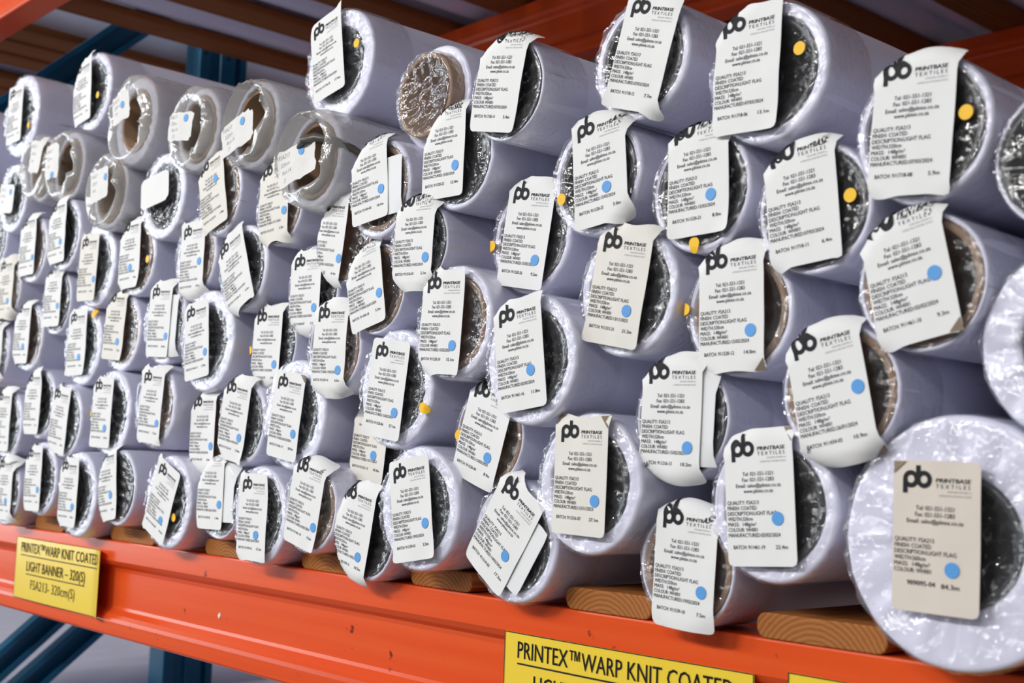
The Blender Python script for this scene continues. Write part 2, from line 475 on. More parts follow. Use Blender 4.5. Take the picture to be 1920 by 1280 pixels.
def fold(a, b, o, R, w, rf=.0035):
    """maps a point of a flat sheet laid on the roll end to space; what passes the rim folds back over it by weight w"""
    rho = np.hypot(a, b) + 1e-9; ca, sa = a / rho, b / rho
    s = np.maximum(0, rho - (R - rf)); al = rf * PI / 2
    th = np.minimum(s / rf, PI / 2); extra = np.maximum(0, s - al)
    rad = np.where(s > 0, (R - rf) + (rf + o) * np.sin(th), rho)
    yy = np.where(s > 0, rf - (rf + o) * np.cos(th) + extra, -o)
    wx, wz = rad * ca, rad * sa
    sx, sz, sy = a, b, -o + .25 * s * (s / .02)
    return np.stack([sx + (wx - sx) * w, sy + (yy - sy) * w, sz + (wz - sz) * w], -1)

def film(R, rc, parent, rng, seed):
    na = 120
    rs = np.random.RandomState(seed)
    rings = []
    for y in (.055, .03, .012, .004): rings.append(('s', y))
    rings.append(('c', 0.5))
    face = list(np.linspace(R - .0012, rc + .0005, 7))
    hole = list(np.linspace(rc - .002, .0015, 15))
    th = np.arange(na) * 2 * PI / na
    # pleats radiating over the rim
    pl = np.zeros(na)
    for k in range(9):
        fq = rs.randint(5, 40); pl += rs.uniform(.3, 1) * (2 / PI * np.arcsin(np.sin(fq * th + rs.uniform(0, 6.28)))) / (1 + fq * .02)
    pl = pl / np.abs(pl).max()
    sharp = np.sign(pl) * np.abs(pl) ** .7
    # folds of the sheet stretched over the bore
    phi = rs.uniform(-.35, .35) + (PI / 2 if rs.rand() < .75 else rs.uniform(0, PI))
    waves = [(phi + rs.normal(0, .16), rs.uniform(.009, .022), rs.uniform(0, 6.28), rs.uniform(.5, 1)) for _ in range(4)]
    waves.append((phi + rs.uniform(.8, 2.2), rs.uniform(.012, .026), rs.uniform(0, 6.28), .6))
    cx, cz = rs.uniform(-.4, .4, 2) * rc
    AMP = min(.0042, .0014 + .055 * (R - rc)); V = []
    for kind, y in rings:
        if kind == 's':
            r = R + .0012 + .0009 * sharp * max(0, 1 - y / .07) ; yy = np.full(na, y)
        else:
            r = R + .0008 + .0006 * sharp; yy = np.full(na, .0005)
        V.append(np.stack([r * np.cos(th), yy, r * np.sin(th)], -1))
    for r in face:
        fr_ = (R - r) / max(1e-4, R - rc)
        tw = np.interp((th + .5 * fr_ * np.sin(3 * th + seed)) % (2 * PI), np.append(th, 2 * PI), np.append(sharp, sharp[0]))
        yy = -.0014 - AMP - AMP * tw * (1 - .25 * fr_) - .0005 * rs.uniform(-1, 1, na)
        V.append(np.stack([r * np.cos(th), yy, r * np.sin(th)], -1))
    dep = rs.uniform(.002, .010)
    for r in hole:
        x = r * np.cos(th); z = r * np.sin(th)
        q = r / rc
        h = np.zeros(na)
        for d, lam, p0, am in waves:
            t = x * np.cos(d) + z * np.sin(d)
            wrp = 1.2 * np.sin((x * np.sin(d) - z * np.cos(d)) / .017 + p0)
            h += am * (1 - np.abs(np.sin(PI * t / lam + p0 + wrp)) ** .8 * 1.6)
        h = h / 3.2 + .10 * rs.uniform(-1, 1, na)
        yy = -.0025 - .0012 * sharp * q ** 4 + dep * (1 - q ** 2) + .0042 * h * (1 - q ** 4)
        V.append(np.stack([x, yy, z], -1))
    V = np.concatenate(V)
    nr = len(V) // na; F = []
    i = np.arange(na); j = (i + 1) % na
    for k in range(nr - 1):
        F.append(np.stack([k*na + i, k*na + j, (k+1)*na + j, (k+1)*na + i], -1))
    F = np.concatenate(F).tolist(); F.append(list(range((nr-1)*na, nr*na)))
    return mesh_obj('plastic_film', V, F, MAT['film'], parent)

def sleeve(R, rc, parent, seed, style):
    """loose plastic bag drawn over the roll and gathered round its end: creased between random folds"""
    rs = np.random.RandomState(seed); na = 120
    th = np.arange(na) * 2 * PI / na
    nodes = np.sort(rs.uniform(0, 2 * PI, 17))
    def fac(k=1.0):
        v = rs.uniform(-1, 1, len(nodes)) * k
        jit = (th + rs.normal(0, .05)) % (2 * PI)
        return np.interp(jit, np.concatenate([[nodes[-1] - 2*PI], nodes, [nodes[0] + 2*PI]]), np.concatenate([[v[-1]], v, [v[0]]]))
    op = style.get('open', .62); sx, sz = style.get('sag', (0, 0))
    prof = [(1.015, .60, 0, 0), (1.02, .40, .006, 0), (1.03, .24, .015, 0), (1.04, .14, .03, 0), (1.05, .08, .04, .002), (1.06, .045, .05, .004), (1.06, .018, .05, .005),
            (1.04, .0, .05, .005), (1.0, -.010, .05, .006), (.93, -.0155, .05, .006), (.84, -.0175, .07, .006), (op + .10, -.016, .09, .006), (op, -.009, .10, .008),
            (op - .03, .006, .12, .006), (op - .01, .028, .10, .005), (op + .06, .06, .06, 0), (op + .08, .13, .03, 0)]
    base = fac(); V = []
    for q, (f_, y, am, ya) in enumerate(prof):
        base = .55 * base + .6 * fac()
        r = R * f_ * (1 + am * base)
        if q < 8: r = np.clip(r, R * 1.012, R * 1.13)
        yy = y + ya * (.8 * base + .6 * fac())
        k = np.clip((q - 8) / 4, 0, 1)
        V.append(np.stack([r * np.cos(th) + sx * k, yy, r * np.sin(th) + sz * k], -1))
    V = np.concatenate(V); nr = len(prof); F = []
    i = np.arange(na); j = (i + 1) % na
    for k in range(nr - 1):
        F.append(np.stack([k*na + i, k*na + j, (k+1)*na + j, (k+1)*na + i], -1))
    o = mesh_obj('plastic_sleeve', V, np.concatenate(F).tolist(), MAT['sleeve'], parent)
    if style.get('twist'):
        # dark gathered strip of film running back from the note over the bag
        pts = [Vector(p) for p in ((.000, -.021, .010), (.014, -.023, .016), (.030, -.018, .017), (.045, -.006, .014), (.058, .012, .006), (.066, .035, -.006))]
        rad = (.002, .0055, .006, .0055, .004, .002)
        tv = []; tf = []; m = 10
        for a, p in enumerate(pts):
            d = (pts[min(a + 1, len(pts) - 1)] - pts[max(a - 1, 0)]).normalized()
            u = d.cross(Vector((0, 0, 1))).normalized(); w = d.cross(u)
            for c in range(m):
                an = 2 * PI * c / m + a * .5; rr = rad[a] * (1 + .25 * (c % 2))
                tv.append(tuple(p + u * (rr * math.cos(an)) + w * (rr * math.sin(an) * .8)))
        for a in range(len(pts) - 1):
            for c in range(m):
                tf.append((a*m + c, a*m + (c+1) % m, (a+1)*m + (c+1) % m, (a+1)*m + c))
        mesh_obj('twisted_film', tv, tf, MAT['twist'], parent)['label'] = 'dark twisted strip of plastic'
    return o

# ---- label artwork, in metres from the label centre
W0, H0 = .062, .099
def U(u): return (u - .5) * W0
def Vv(v): return (.5 - v) * H0
def logo_flat():
    F = Flat(); L0, T0 = -W0 / 2, H0 / 2
    cy = T0 - .0123; px = L0 + .0128; bx = L0 + .0224; ro, ri = .0058, .0026
    F.ring(px, cy, ro, ri); F.ring(bx, cy, ro, ri)
    F.vrect(px - ro, cy - .0093, px - ro + .0034, cy + .0008, 6)
    F.vrect(bx - ro, cy - .0008, bx - ro + .0034, cy + .0092, 6)
    return F.get()
LOGO = logo_flat()
def head_flat():
    F = Flat()
    F.line('PRINTBASE', U(.50), Vv(.140), .0027, .0245, bold=.018, shear=.08)
    F.line('TEXTILES', U(.50), Vv(.178), .0026, .0240, bold=-.004, spacing=1.5)
    return F.get()
def tiny_flat():
    F = Flat()
    F.line('DEVELOPERS, FINISHERS and', U(.90), Vv(.205), .0012, .0165, 'r', bold=-.008)
    F.line('DISTRIBUTORS of PRINTABLE TEXTILES', U(.90), Vv(.232), .0012, .0225, 'r', bold=-.008)
    return F.get()
def body_flat(big=False, width='320cm'):
    F = Flat(); bo = .004
    F.line('Tel: 021-551-1321', U(.49), Vv(.327), .0028, .0275, 'c', bold=bo)
    F.line('Fax: 021-551-1283', U(.49), Vv(.370), .0028, .0285, 'c', bold=bo)
    F.line('Email: sales@pbtex.co.za', U(.49), Vv(.414), .0028, .0405, 'c', bold=bo)
    if not big: F.line('www.pbtex.co.za', U(.49), Vv(.455), .0028, .0265, 'c', bold=bo)
    rows = [('QUALITY: FSA213', .029), ('FINISH: COATED', .0270), ('DESCRIPTION:LIGHT FLAG', .0445),
            ('WIDTH:' + width, .0230), ('MASS:  148g/m\u00b2', .0262), ('COLOUR: WH001', .0270)]
    for k, (s, w) in enumerate(rows):
        F.line(s, U(.025), Vv(.540 + .0405 * k), .0028, w, bold=bo)
    return F.get()
HEAD, TINY, BODY, BODYZ = head_flat(), tiny_flat(), body_flat(), body_flat(True, '260cm')

def sheet(W, H, nu, nv, clip=.0012):
    us = np.linspace(-W/2, W/2, nu); vs = np.linspace(H/2, -H/2, nv)
    P = np.array([(u, v) for v in vs for u in us])
    for iv in (0, nv - 1):
        for iu in (0, nu - 1):
            k = iv * nu + iu
            P[k] -= np.sign(P[k]) * clip
    F = [(r*nu + c, (r+1)*nu + c, (r+1)*nu + c + 1, r*nu + c + 1) for r in range(nv - 1) for c in range(nu - 1)]
    return P, F

def solid(V, F, t):
    """gives an open sheet a back a little behind it (towards +y) and closes its edge"""
    n = len(V); B = V.copy(); B[:, 1] += t
    edges = {}
    for f in F:
        for i in range(len(f)):
            e = (f[i], f[(i + 1) % len(f)])
            if (e[1], e[0]) in edges: del edges[(e[1], e[0])]
            else: edges[e] = 1
    FF = [tuple(f) for f in F] + [tuple(n + i for i in reversed(f)) for f in F]
    rim = sorted({i for e in edges for i in e}); ix = {v: k for k, v in enumerate(rim)}; m = len(rim)
    FF += [(2*n + ix[b], 2*n + ix[a], 2*n + m + ix[a], 2*n + m + ix[b]) for a, b in edges]
    return np.vstack([V, B, V[rim], B[rim]]), FF

class Placer:
    """the bent, wrinkled surface of one label on one roll end"""
    def __init__(self, R, a, b, ang, wT, wB, o0, seed, amp=.0011, H=H0, W=W0):
        self.R, self.a, self.b, self.ang, self.wT, self.wB, self.o0, self.amp, self.H, self.W = R, a, b, ang, wT, wB, o0, amp, H, W
        rs = np.random.RandomState(seed)
        self.w = [(rs.uniform(-1, 1), rs.uniform(-1, 1), rs.uniform(0, 6.28), rs.uniform(60, 190)) for _ in range(5)]
        self.curl = [rs.uniform(0, .0035) * (rs.rand() < .45) * (seed < 500) for _ in range(4)]
        self.cr = rs.uniform(-.5, .5, 3)
    def __call__(self, P, lift=0.0):
        p, q = P[:, 0], P[:, 1]
        h = sum(np.sin((wx * p + wy * q) * k + ph) for wx, wy, ph, k in self.w) / 5
        cl = (p * (1 + .4 * self.cr[0]) + q * .6 * self.cr[1] + .01 * self.cr[2]) / .05
        h = h * .5 + .5 + .35 * (1 - np.minimum(1, np.abs(cl) * 3))
        o = self.o0 + lift + self.amp * h
        for k, (sx, sy) in enumerate(((-1, 1), (1, 1), (1, -1), (-1, -1))):
            d = np.maximum(0, (sx * p / self.W + sy * q / self.H) - .72)
            o = o + self.curl[k] * (d / .28) ** 2
        c, s = math.cos(self.ang), math.sin(self.ang)
        a = self.a + p * c - q * s; b = self.b + p * s + q * c
        t = np.clip(q / (self.H * .2), -1, 1) * .5 + .5
        w = self.wB + (self.wT - self.wB) * t
        return fold(a, b, o, self.R, w)

def disc(r, n=24, rings=3):
    P = [(0, 0)]; F = []
    for k in range(1, rings + 1):
        for i in range(n):
            a = 2*PI*i/n; P.append((r*k/rings*math.cos(a), r*k/rings*math.sin(a)))
    for i in range(n):
        F.append((0, 1 + (i+1) % n, 1 + i))
        for k in range(rings - 1):
            a, b = 1 + k*n + i, 1 + k*n + (i+1) % n
            F.append((a, b, b + n, a + n))
    return np.array(P), F
DISC = disc(.0051)

FOLDS = {'N11': [(1, 1), (-1, 1)], 'N14': [(1, 1)], 'R13': [(1, -1)], 'R14': [(1, -1)], 'N15': [(-1, 1)], 'P8': [(1, 1)], 'S7': [(-1, 1)], 'S12': [(1, -1)]}
def make_roll(e, idx):
    rng = random.Random(idx * 7 + 1)
    R, rc, kind = e['R'], e['rc'], e['kind']
    root = empty('fabric_roll', (e['x'], e['y'], e['z']))
    tag(root, e['label'], 'fabric roll', 'rolls stacked on the lower beam')
    tube_mesh('fabric', R, rc, LEN, MAT['fabric'], root, rng)
    cy = -.014 if kind == 'stickout' else .0005
    ring_tube('core_tube', rc - .0003, rc - .0055, cy, LEN * .8, MAT['core_' + e['core']], root)
    if kind == 'film': film(R, rc, root, rng, idx + 11)
    elif kind == 'stickout':
        fo = film(rc + .0004, rc - .0055, root, rng, idx + 11)
        fo.location = (0, cy - .0005, 0)
    else:
        sleeve(R, rc, root, idx + 31, SLEEVES.get(e['k'], {}))
    o0 = .0034 + min(.0042, .0014 + .055 * (R - rc)) * 1.3 if kind == 'film' else .019
    yshift = 0
    for (a, b, ang, w, h) in e.get('ex', ()):
        P, F = sheet(w, h, 7, 9)
        pl = Placer(R, a, b, ang, .7, .7, o0 - .0006, idx + 500, .0006, h, w)
        V, FF = solid(pl(P), F, .0003)
        mesh_obj('backing_card', V, FF, MAT['card_back'], root)['label'] = 'blank white card behind the printed label'
    L = e.get('lab')
    if L:
        tone = MAT[L['tone']]
        if L['t'] in 'pz':
            pl = Placer(R, L['a'], L['b'], L['ang'], L['wT'], L['wB'], o0 + .0006, idx, .0012)
            P, F = sheet(W0, H0, 15, 25)
            if e['k'] in ('T7', 'T2'):      # loose corner standing up past the rim
                wt = np.clip((P[:, 0] / W0 - .30) / .20, 0, 1) ** 2 * np.clip((P[:, 1] / H0 - .42) / .08, 0, 1)
                P = P + wt[:, None] * np.array([.001, .012])
        else:
            pl = Placer(R, L['a'], L['b'], L['ang'], .55, .55, o0, idx, .0030 if kind == 'sleeve' else .0015, L['H'], L['W'])
            P, F = sheet(L['W'], L['H'], 11, 9, .003)
            if kind == 'sleeve':      # torn, uneven edge
                rs = np.random.RandomState(idx + 90)
                ed = (np.abs(P[:, 0]) > L['W'] * .45) | (np.abs(P[:, 1]) > L['H'] * .44)
                P = P - P * (rs.uniform(0, .12, len(P)) * ed)[:, None]
        V, FF = solid(pl(P), F, .00025)
        paper = mesh_obj('paper_label' if L['t'] != 'n' else 'paper_note', V, FF, tone, root)
        if L['t'] in 'pz':
            lv, lf = LOGO
            mesh_obj('logo', pl(lv, .00035), lf.tolist(), MAT['ink'], paper, smooth=False)
            G = Flat(); G.add(*HEAD)
            if L['t'] == 'p':
                G.add(*BODY)
                G.line('MANUFACTURED:' + L['date'], U(.025), Vv(.540 + .0405 * 6), .0028, .0470, bold=.004)
                G.line('BATCH: ' + L['batch'], U(.09), Vv(.872), .0028, .0290, bold=.006)
                G.line(L['len'], U(.88), Vv(.872), .0028, .0021 * len(L['len']), 'r', bold=.006)
            else:
                G.add(*BODYZ)
                G.line(L['batch'], U(.18), Vv(.825), .0031, .0205, bold=.010)
                G.line(L['len'], U(.58), Vv(.830), .0031, .0125, bold=.010)
            gv, gf = G.get()
            mesh_obj('printed_text', pl(gv, .00035), gf.tolist(), MAT['ink'], paper, smooth=False)
            tv, tf = TINY
            mesh_obj('small_print', pl(tv, .00035), tf.tolist(), MAT['ink_grey'], paper, smooth=False)
        elif L['t'] == 'n':
            G = Flat(); h = L['H']; w = L['W']
            rows = ['FSA213', '320cm', 'Rol-14' if L['len'] else 'Rol', L['len']]
            for k, s in enumerate(rows):
                if s: G.line(s, -w * .42 + .003 * k, h * (.26 - .21 * k), .0048, None, bold=-.018, shear=.25)
            gv, gf = G.get()
            mesh_obj('handwriting', pl(gv, .00035), gf.tolist(), MAT['pencil'], paper, smooth=False)
        for sx, sy in FOLDS.get(e['k'], ()):
            c = np.array([sx * W0 / 2, sy * H0 / 2]) * .985
            tri = np.array([c, c - (sx * .009, 0), c - (0, sy * .008)])
            V, FF = solid(pl(tri, .0008), [(0, 1, 2) if sx * sy > 0 else (0, 2, 1)], .0003)
            mesh_obj('folded_corner', V, FF, MAT['corner'], paper, smooth=False)['label'] = 'dirty folded paper corner'
        if 'dot' in L:
            dv, df = DISC
            V, FF = solid(pl(dv + np.array(L['dot']), .0006), df, .0002)
            mesh_obj('blue_sticker', V, FF, MAT['blue'], paper)
    for (a, b) in e.get('yel', ()):
        dv, df = DISC
        pl = Placer(R, a, b, 0, 1, 1, .0050, idx + 7, .0002)
        V, FF = solid(pl(dv * 1.02), df, .0002)
        mesh_obj('yellow_sticker', V, FF, MAT['yellow'], root)
    return root

SLEEVES = {'T3': dict(open=.66, sag=(-.004, -.004)), 'T4': dict(open=.60), 'T5': dict(open=.78, sag=(-.003, .007)), 'T6': dict(open=.74, sag=(-.004, .008), twist=True),
           'S2': dict(open=.6), 'S2b': dict(open=.66, sag=(-.002, .004)), 'S3': dict(open=.62)}

ROLLS = [
 {'k': 'T1', 'x': -2.1003, 'y': 0.0, 'z': 0.6714, 'R': 0.0694, 'rc': 0.044, 'core': 'k', 'kind': 'film', 'lab': {'t': 'p', 'a': -0.0122, 'b': 0.0041, 'ang': 0.015, 'batch': '911718-16', 'date': '07/03/2024', 'len': '8.2m', 'tone': 'w', 'wT': 1, 'wB': 0.3, 'W': 0.062, 'H': 0.099}, 'yel': [(0.0425, -0.023)], 'label': 'leftmost fabric roll of the top row, white label with a yellow dot below it'},
 {'k': 'T2', 'x': -1.8216, 'y': 0.0, 'z': 0.6582, 'R': 0.0595, 'rc': 0.044, 'core': 'k', 'kind': 'film', 'lab': {'t': 'p', 'a': -0.025, 'b': 0.0033, 'ang': 0.091, 'batch': '911718-10', 'date': '07/03/2024', 'len': '7.1m', 'tone': 'w', 'wT': 0.5, 'wB': 0.1, 'W': 0.062, 'H': 0.099}, 'yel': [(0.0257, -0.0108)], 'label': 'fabric roll in the top row whose label corner sticks up beside the blue brace'},
 {'k': 'T3', 'x': -1.6396, 'y': -0.0148, 'z': 0.5772, 'R': 0.0619, 'rc': 0.044, 'core': 'b', 'kind': 'sleeve', 'lab': {'t': 'n', 'a': -0.0067, 'b': 0.0153, 'ang': 0.165, 'batch': '', 'date': '', 'len': '', 'tone': 'g', 'wT': 1, 'wB': 1, 'W': 0.055, 'H': 0.042, 'dot': (0.0065, 0.0024)}, 'label': 'fabric roll in a torn grey plastic sleeve, dark open mouth, beside the sticking-up label corner'},
 {'k': 'T4', 'x': -1.4772, 'y': -0.0051, 'z': 0.5387, 'R': 0.0548, 'rc': 0.044, 'core': 'b', 'kind': 'sleeve', 'lab': {'t': 'n', 'a': -0.0105, 'b': 0.0015, 'ang': -0.117, 'batch': '', 'date': '', 'len': '5.5', 'tone': 'g', 'wT': 1, 'wB': 1, 'W': 0.068, 'H': 0.04, 'dot': (0.0134, 0.0103)}, 'label': 'plastic sleeved roll with a level handwritten note ending 5.5 and a blue dot'},
 {'k': 'T5', 'x': -1.3349, 'y': -0.0054, 'z': 0.5191, 'R': 0.0538, 'rc': 0.044, 'core': 'b', 'kind': 'sleeve', 'lab': {'t': 'n', 'a': -0.0057, 'b': -0.0127, 'ang': 0.23, 'batch': '', 'date': '', 'len': '7', 'tone': 'g', 'wT': 1, 'wB': 1, 'W': 0.075, 'H': 0.042, 'dot': (0.0136, 0.0097)}, 'label': 'plastic sleeved roll with gaping mouth and slanted note, below the blue upright'},
 {'k': 'T6', 'x': -1.1828, 'y': -0.0176, 'z': 0.4491, 'R': 0.054, 'rc': 0.044, 'core': 'b', 'kind': 'sleeve', 'lab': {'t': 'n', 'a': -0.0047, 'b': -0.0052, 'ang': 0.158, 'batch': '', 'date': '', 'len': '3', 'tone': 'g', 'wT': 1, 'wB': 1, 'W': 0.08, 'H': 0.045, 'dot': (0.0124, 0.0103)}, 'label': 'crumpled plastic sleeved roll with torn note, directly below batch 911718-18'},
 {'k': 'T7', 'x': -1.1904, 'y': 0.0155, 'z': 0.5679, 'R': 0.0649, 'rc': 0.044, 'core': 'k', 'kind': 'film', 'lab': {'t': 'p', 'a': -0.015, 'b': 0.0127, 'ang': 0.171, 'batch': '911718-18', 'date': '07/03/2024', 'len': '17.4m', 'tone': 'w', 'wT': 0.0, 'wB': 0, 'W': 0.062, 'H': 0.099}, 'yel': [(0.0383, 0.0158)], 'label': 'white fabric roll with white label, batch 911718-18 17.4m, yellow dot only'},
 {'k': 'T8', 'x': -0.9995, 'y': 0.0059, 'z': 0.49, 'R': 0.0542, 'rc': 0.044, 'core': 'b', 'kind': 'stickout', 'label': 'fabric roll with bare brown core sticking out under clear film, top row, no label'},
 {'k': 'T9', 'x': -0.8426, 'y': -0.0352, 'z': 0.4581, 'R': 0.0473, 'rc': 0.0438, 'core': 'k', 'kind': 'film', 'lab': {'t': 'p', 'a': -0.0049, 'b': 0.0104, 'ang': -0.203, 'batch': '911718-14', 'date': '07/03/2024', 'len': '5.4m', 'tone': 'w', 'wT': 1, 'wB': 0, 'W': 0.062, 'H': 0.099}, 'label': 'white fabric roll with white label, batch 911718-14 5.4m, no dots'},
 {'k': 'T10', 'x': -0.7113, 'y': -0.0016, 'z': 0.4658, 'R': 0.053, 'rc': 0.044, 'core': 'k', 'kind': 'film', 'lab': {'t': 'p', 'a': 0.0071, 'b': 0.0031, 'ang': -0.303, 'batch': '911718-12', 'date': '07/03/2024', 'len': '7.7m', 'tone': 'w', 'wT': 0, 'wB': 1, 'W': 0.062, 'H': 0.099}, 'label': 'white fabric roll with white label, batch 911718-12 7.7m, no dots'},
 {'k': 'T11', 'x': -0.5794, 'y': -0.0026, 'z': 0.4263, 'R': 0.0552, 'rc': 0.044, 'core': 'k', 'kind': 'film', 'lab': {'t': 'p', 'a': -0.0147, 'b': 0.0039, 'ang': -0.044, 'batch': '911718-06', 'date': '07/03/2024', 'len': '13.1m', 'tone': 'w', 'wT': 0.6, 'wB': 0, 'W': 0.062, 'H': 0.099}, 'yel': [(0.0324, 0.0109)], 'label': 'white fabric roll with white label, batch 911718-06 13.1m, yellow dot only'},
 {'k': 'T12', 'x': -0.4447, 'y': -0.0081, 'z': 0.3569, 'R': 0.051, 'rc': 0.044, 'core': 'k', 'kind': 'film', 'lab': {'t': 'p', 'a': -0.0048, 'b': 0.0038, 'ang': -0.076, 'batch': '911718-08', 'date': '07/03/2024', 'len': '5.9m', 'tone': 'w', 'wT': 0.8, 'wB': 0.3, 'W': 0.062, 'H': 0.099}, 'yel': [(0.0337, 0.0049)], 'label': 'white fabric roll with white label, batch 911718-08 5.9m, yellow dot only'},
 {'k': 'T13', 'x': -0.3519, 'y': -0.0001, 'z': 0.3261, 'R': 0.0462, 'rc': 0.0427, 'core': 'k', 'kind': 'film', 'label': 'unlabelled fabric roll cut off by the right edge, near the top corner'},
 {'k': 'S1', 'x': -2.11, 'y': -0.0012, 'z': 0.5332, 'R': 0.0578, 'rc': 0.044, 'core': 'k', 'kind': 'film', 'lab': {'t': 'n', 'a': -0.0115, 'b': -0.0003, 'ang': -0.132, 'batch': '', 'date': '', 'len': '', 'tone': 'w', 'wT': 1, 'wB': 1, 'W': 0.062, 'H': 0.048, 'dot': (0.0153, 0.0116)}, 'label': 'fabric roll at the left edge with a small handwritten note and blue dot'},
 {'k': 'S2', 'x': -2.0041, 'y': 0.0027, 'z': 0.5668, 'R': 0.0529, 'rc': 0.044, 'core': 'b', 'kind': 'sleeve', 'lab': {'t': 'n', 'a': 0.0185, 'b': 0.014, 'ang': -0.157, 'batch': '', 'date': '', 'len': '', 'tone': 'g', 'wT': 1, 'wB': 1, 'W': 0.048, 'H': 0.055}, 'label': 'plastic sleeved roll half hidden, note without a dot, below the leftmost top-row roll'},
 {'k': 'S2b', 'x': -1.8959, 'y': 0.0014, 'z': 0.5536, 'R': 0.0557, 'rc': 0.044, 'core': 'b', 'kind': 'sleeve', 'lab': {'t': 'n', 'a': -0.0169, 'b': 0.0079, 'ang': 0.012, 'batch': '', 'date': '', 'len': '', 'tone': 'g', 'wT': 1, 'wB': 1, 'W': 0.05, 'H': 0.058, 'dot': (0.0055, -0.0219)}, 'label': 'plastic sleeved roll with grey bag mouth, note carrying its blue dot at the bottom'},
 {'k': 'S3', 'x': -1.7132, 'y': -0.0118, 'z': 0.4873, 'R': 0.0539, 'rc': 0.044, 'core': 'b', 'kind': 'sleeve', 'lab': {'t': 'n', 'a': 0.006, 'b': 0.0063, 'ang': 0.084, 'batch': '', 'date': '', 'len': '', 'tone': 'g', 'wT': 1, 'wB': 1, 'W': 0.062, 'H': 0.05, 'dot': (0.0216, 0.0067)}, 'label': 'plastic sleeved roll with glinting note and blue dot, below the torn dark-mouthed sleeve'},
 {'k': 'S4', 'x': -1.5621, 'y': -0.0052, 'z': 0.4622, 'R': 0.059, 'rc': 0.044, 'core': 'k', 'kind': 'film', 'lab': {'t': 'k', 'a': -0.0134, 'b': 0.0091, 'ang': 0.103, 'batch': '', 'date': '', 'len': '', 'tone': 'w', 'wT': 1, 'wB': 1, 'W': 0.078, 'H': 0.042}, 'label': 'fabric roll with black core and a blank white card across its end'},
 {'k': 'S5', 'x': -1.4087, 'y': -0.0059, 'z': 0.4434, 'R': 0.0514, 'rc': 0.044, 'core': 'b', 'kind': 'film', 'lab': {'t': 'p', 'a': -0.0085, 'b': 0.0046, 'ang': 0.252, 'batch': '911215-01', 'date': '13/11/2023', 'len': '1.8m', 'tone': 'b', 'wT': 1, 'wB': 0.2, 'W': 0.062, 'H': 0.099, 'dot': (0.011, 0.0122)}, 'label': 'fabric roll with yellowed label tilted steeply, blue dot near the label top'},
 {'k': 'S6', 'x': -1.2819, 'y': 0.0028, 'z': 0.417, 'R': 0.0499, 'rc': 0.044, 'core': 'b', 'kind': 'film', 'lab': {'t': 'p', 'a': -0.0038, 'b': 0.0031, 'ang': 0.049, 'batch': '911215-23', 'date': '13/11/2023', 'len': '5.2m', 'tone': 'b', 'wT': 1, 'wB': 1, 'W': 0.062, 'H': 0.099, 'dot': (0.0238, -0.0158)}, 'label': 'fabric roll with brown-stained label, batch 911215-23, beside the crumpled sleeve'},
 {'k': 'S7', 'x': -1.0523, 'y': -0.0197, 'z': 0.3988, 'R': 0.0512, 'rc': 0.044, 'core': 'b', 'kind': 'film', 'lab': {'t': 'p', 'a': -0.0113, 'b': 0.0145, 'ang': 0.102, 'batch': '911434-05', 'date': '26/01/2024', 'len': '10.1m', 'tone': 'w', 'wT': 1, 'wB': 0, 'W': 0.062, 'H': 0.099, 'dot': (0.0197, -0.0192)}, 'ex': [(0.0201, -0.0012, 0.044, 0.045, 0.06)], 'label': 'white fabric roll with white label, batch 911434-05 10.1m, blue dot'},
 {'k': 'S8', 'x': -0.929, 'y': -0.0174, 'z': 0.4121, 'R': 0.0505, 'rc': 0.044, 'core': 'k', 'kind': 'film', 'lab': {'t': 'p', 'a': -0.016, 'b': 0.011, 'ang': -0.014, 'batch': '911520-22', 'date': '15/02/2024', 'len': '12.4m', 'tone': 'w', 'wT': 1, 'wB': 0, 'W': 0.062, 'H': 0.099, 'dot': (0.0184, -0.0194)}, 'yel': [(-0.0573, -0.0077)], 'label': 'white fabric roll with white label, batch 911520-22 12.4m, blue and yellow dots'},
 {'k': 'S9', 'x': -0.7545, 'y': -0.007, 'z': 0.3702, 'R': 0.0518, 'rc': 0.044, 'core': 'k', 'kind': 'film', 'lab': {'t': 'p', 'a': 0.0093, 'b': 0.0047, 'ang': 0.094, 'batch': '911520-25', 'date': '15/02/2024', 'len': '5.0m', 'tone': 'w', 'wT': 1, 'wB': 0.6, 'W': 0.062, 'H': 0.099, 'dot': (0.0083, -0.0186)}, 'yel': [(-0.0378, -0.016)], 'label': 'white fabric roll with white label, batch 911520-25 5.0m, blue and yellow dots'},
 {'k': 'S10', 'x': -0.6467, 'y': 0.0023, 'z': 0.3446, 'R': 0.0502, 'rc': 0.044, 'core': 'k', 'kind': 'film', 'lab': {'t': 'p', 'a': 0.0019, 'b': 0.0115, 'ang': 0.028, 'batch': '911520-21', 'date': '15/02/2024', 'len': '8.0m', 'tone': 'w', 'wT': 1, 'wB': 0, 'W': 0.062, 'H': 0.099, 'dot': (0.0135, -0.0184)}, 'yel': [(-0.0016, -0.0437)], 'label': 'white fabric roll with white label, batch 911520-21 8.0m, blue and yellow dots'},
 {'k': 'S11', 'x': -0.5367, 'y': -0.0012, 'z': 0.3155, 'R': 0.0495, 'rc': 0.044, 'core': 'k', 'kind': 'film', 'lab': {'t': 'p', 'a': -0.0066, 'b': 0.0069, 'ang': 0.099, 'batch': '911718-11', 'date': '07/03/2024', 'len': '6.4m', 'tone': 'w', 'wT': 1, 'wB': 0.5, 'W': 0.062, 'H': 0.099}, 'yel': [(0.0337, 0.0042)], 'label': 'white fabric roll with white label, batch 911718-11 6.4m, yellow dot only'},
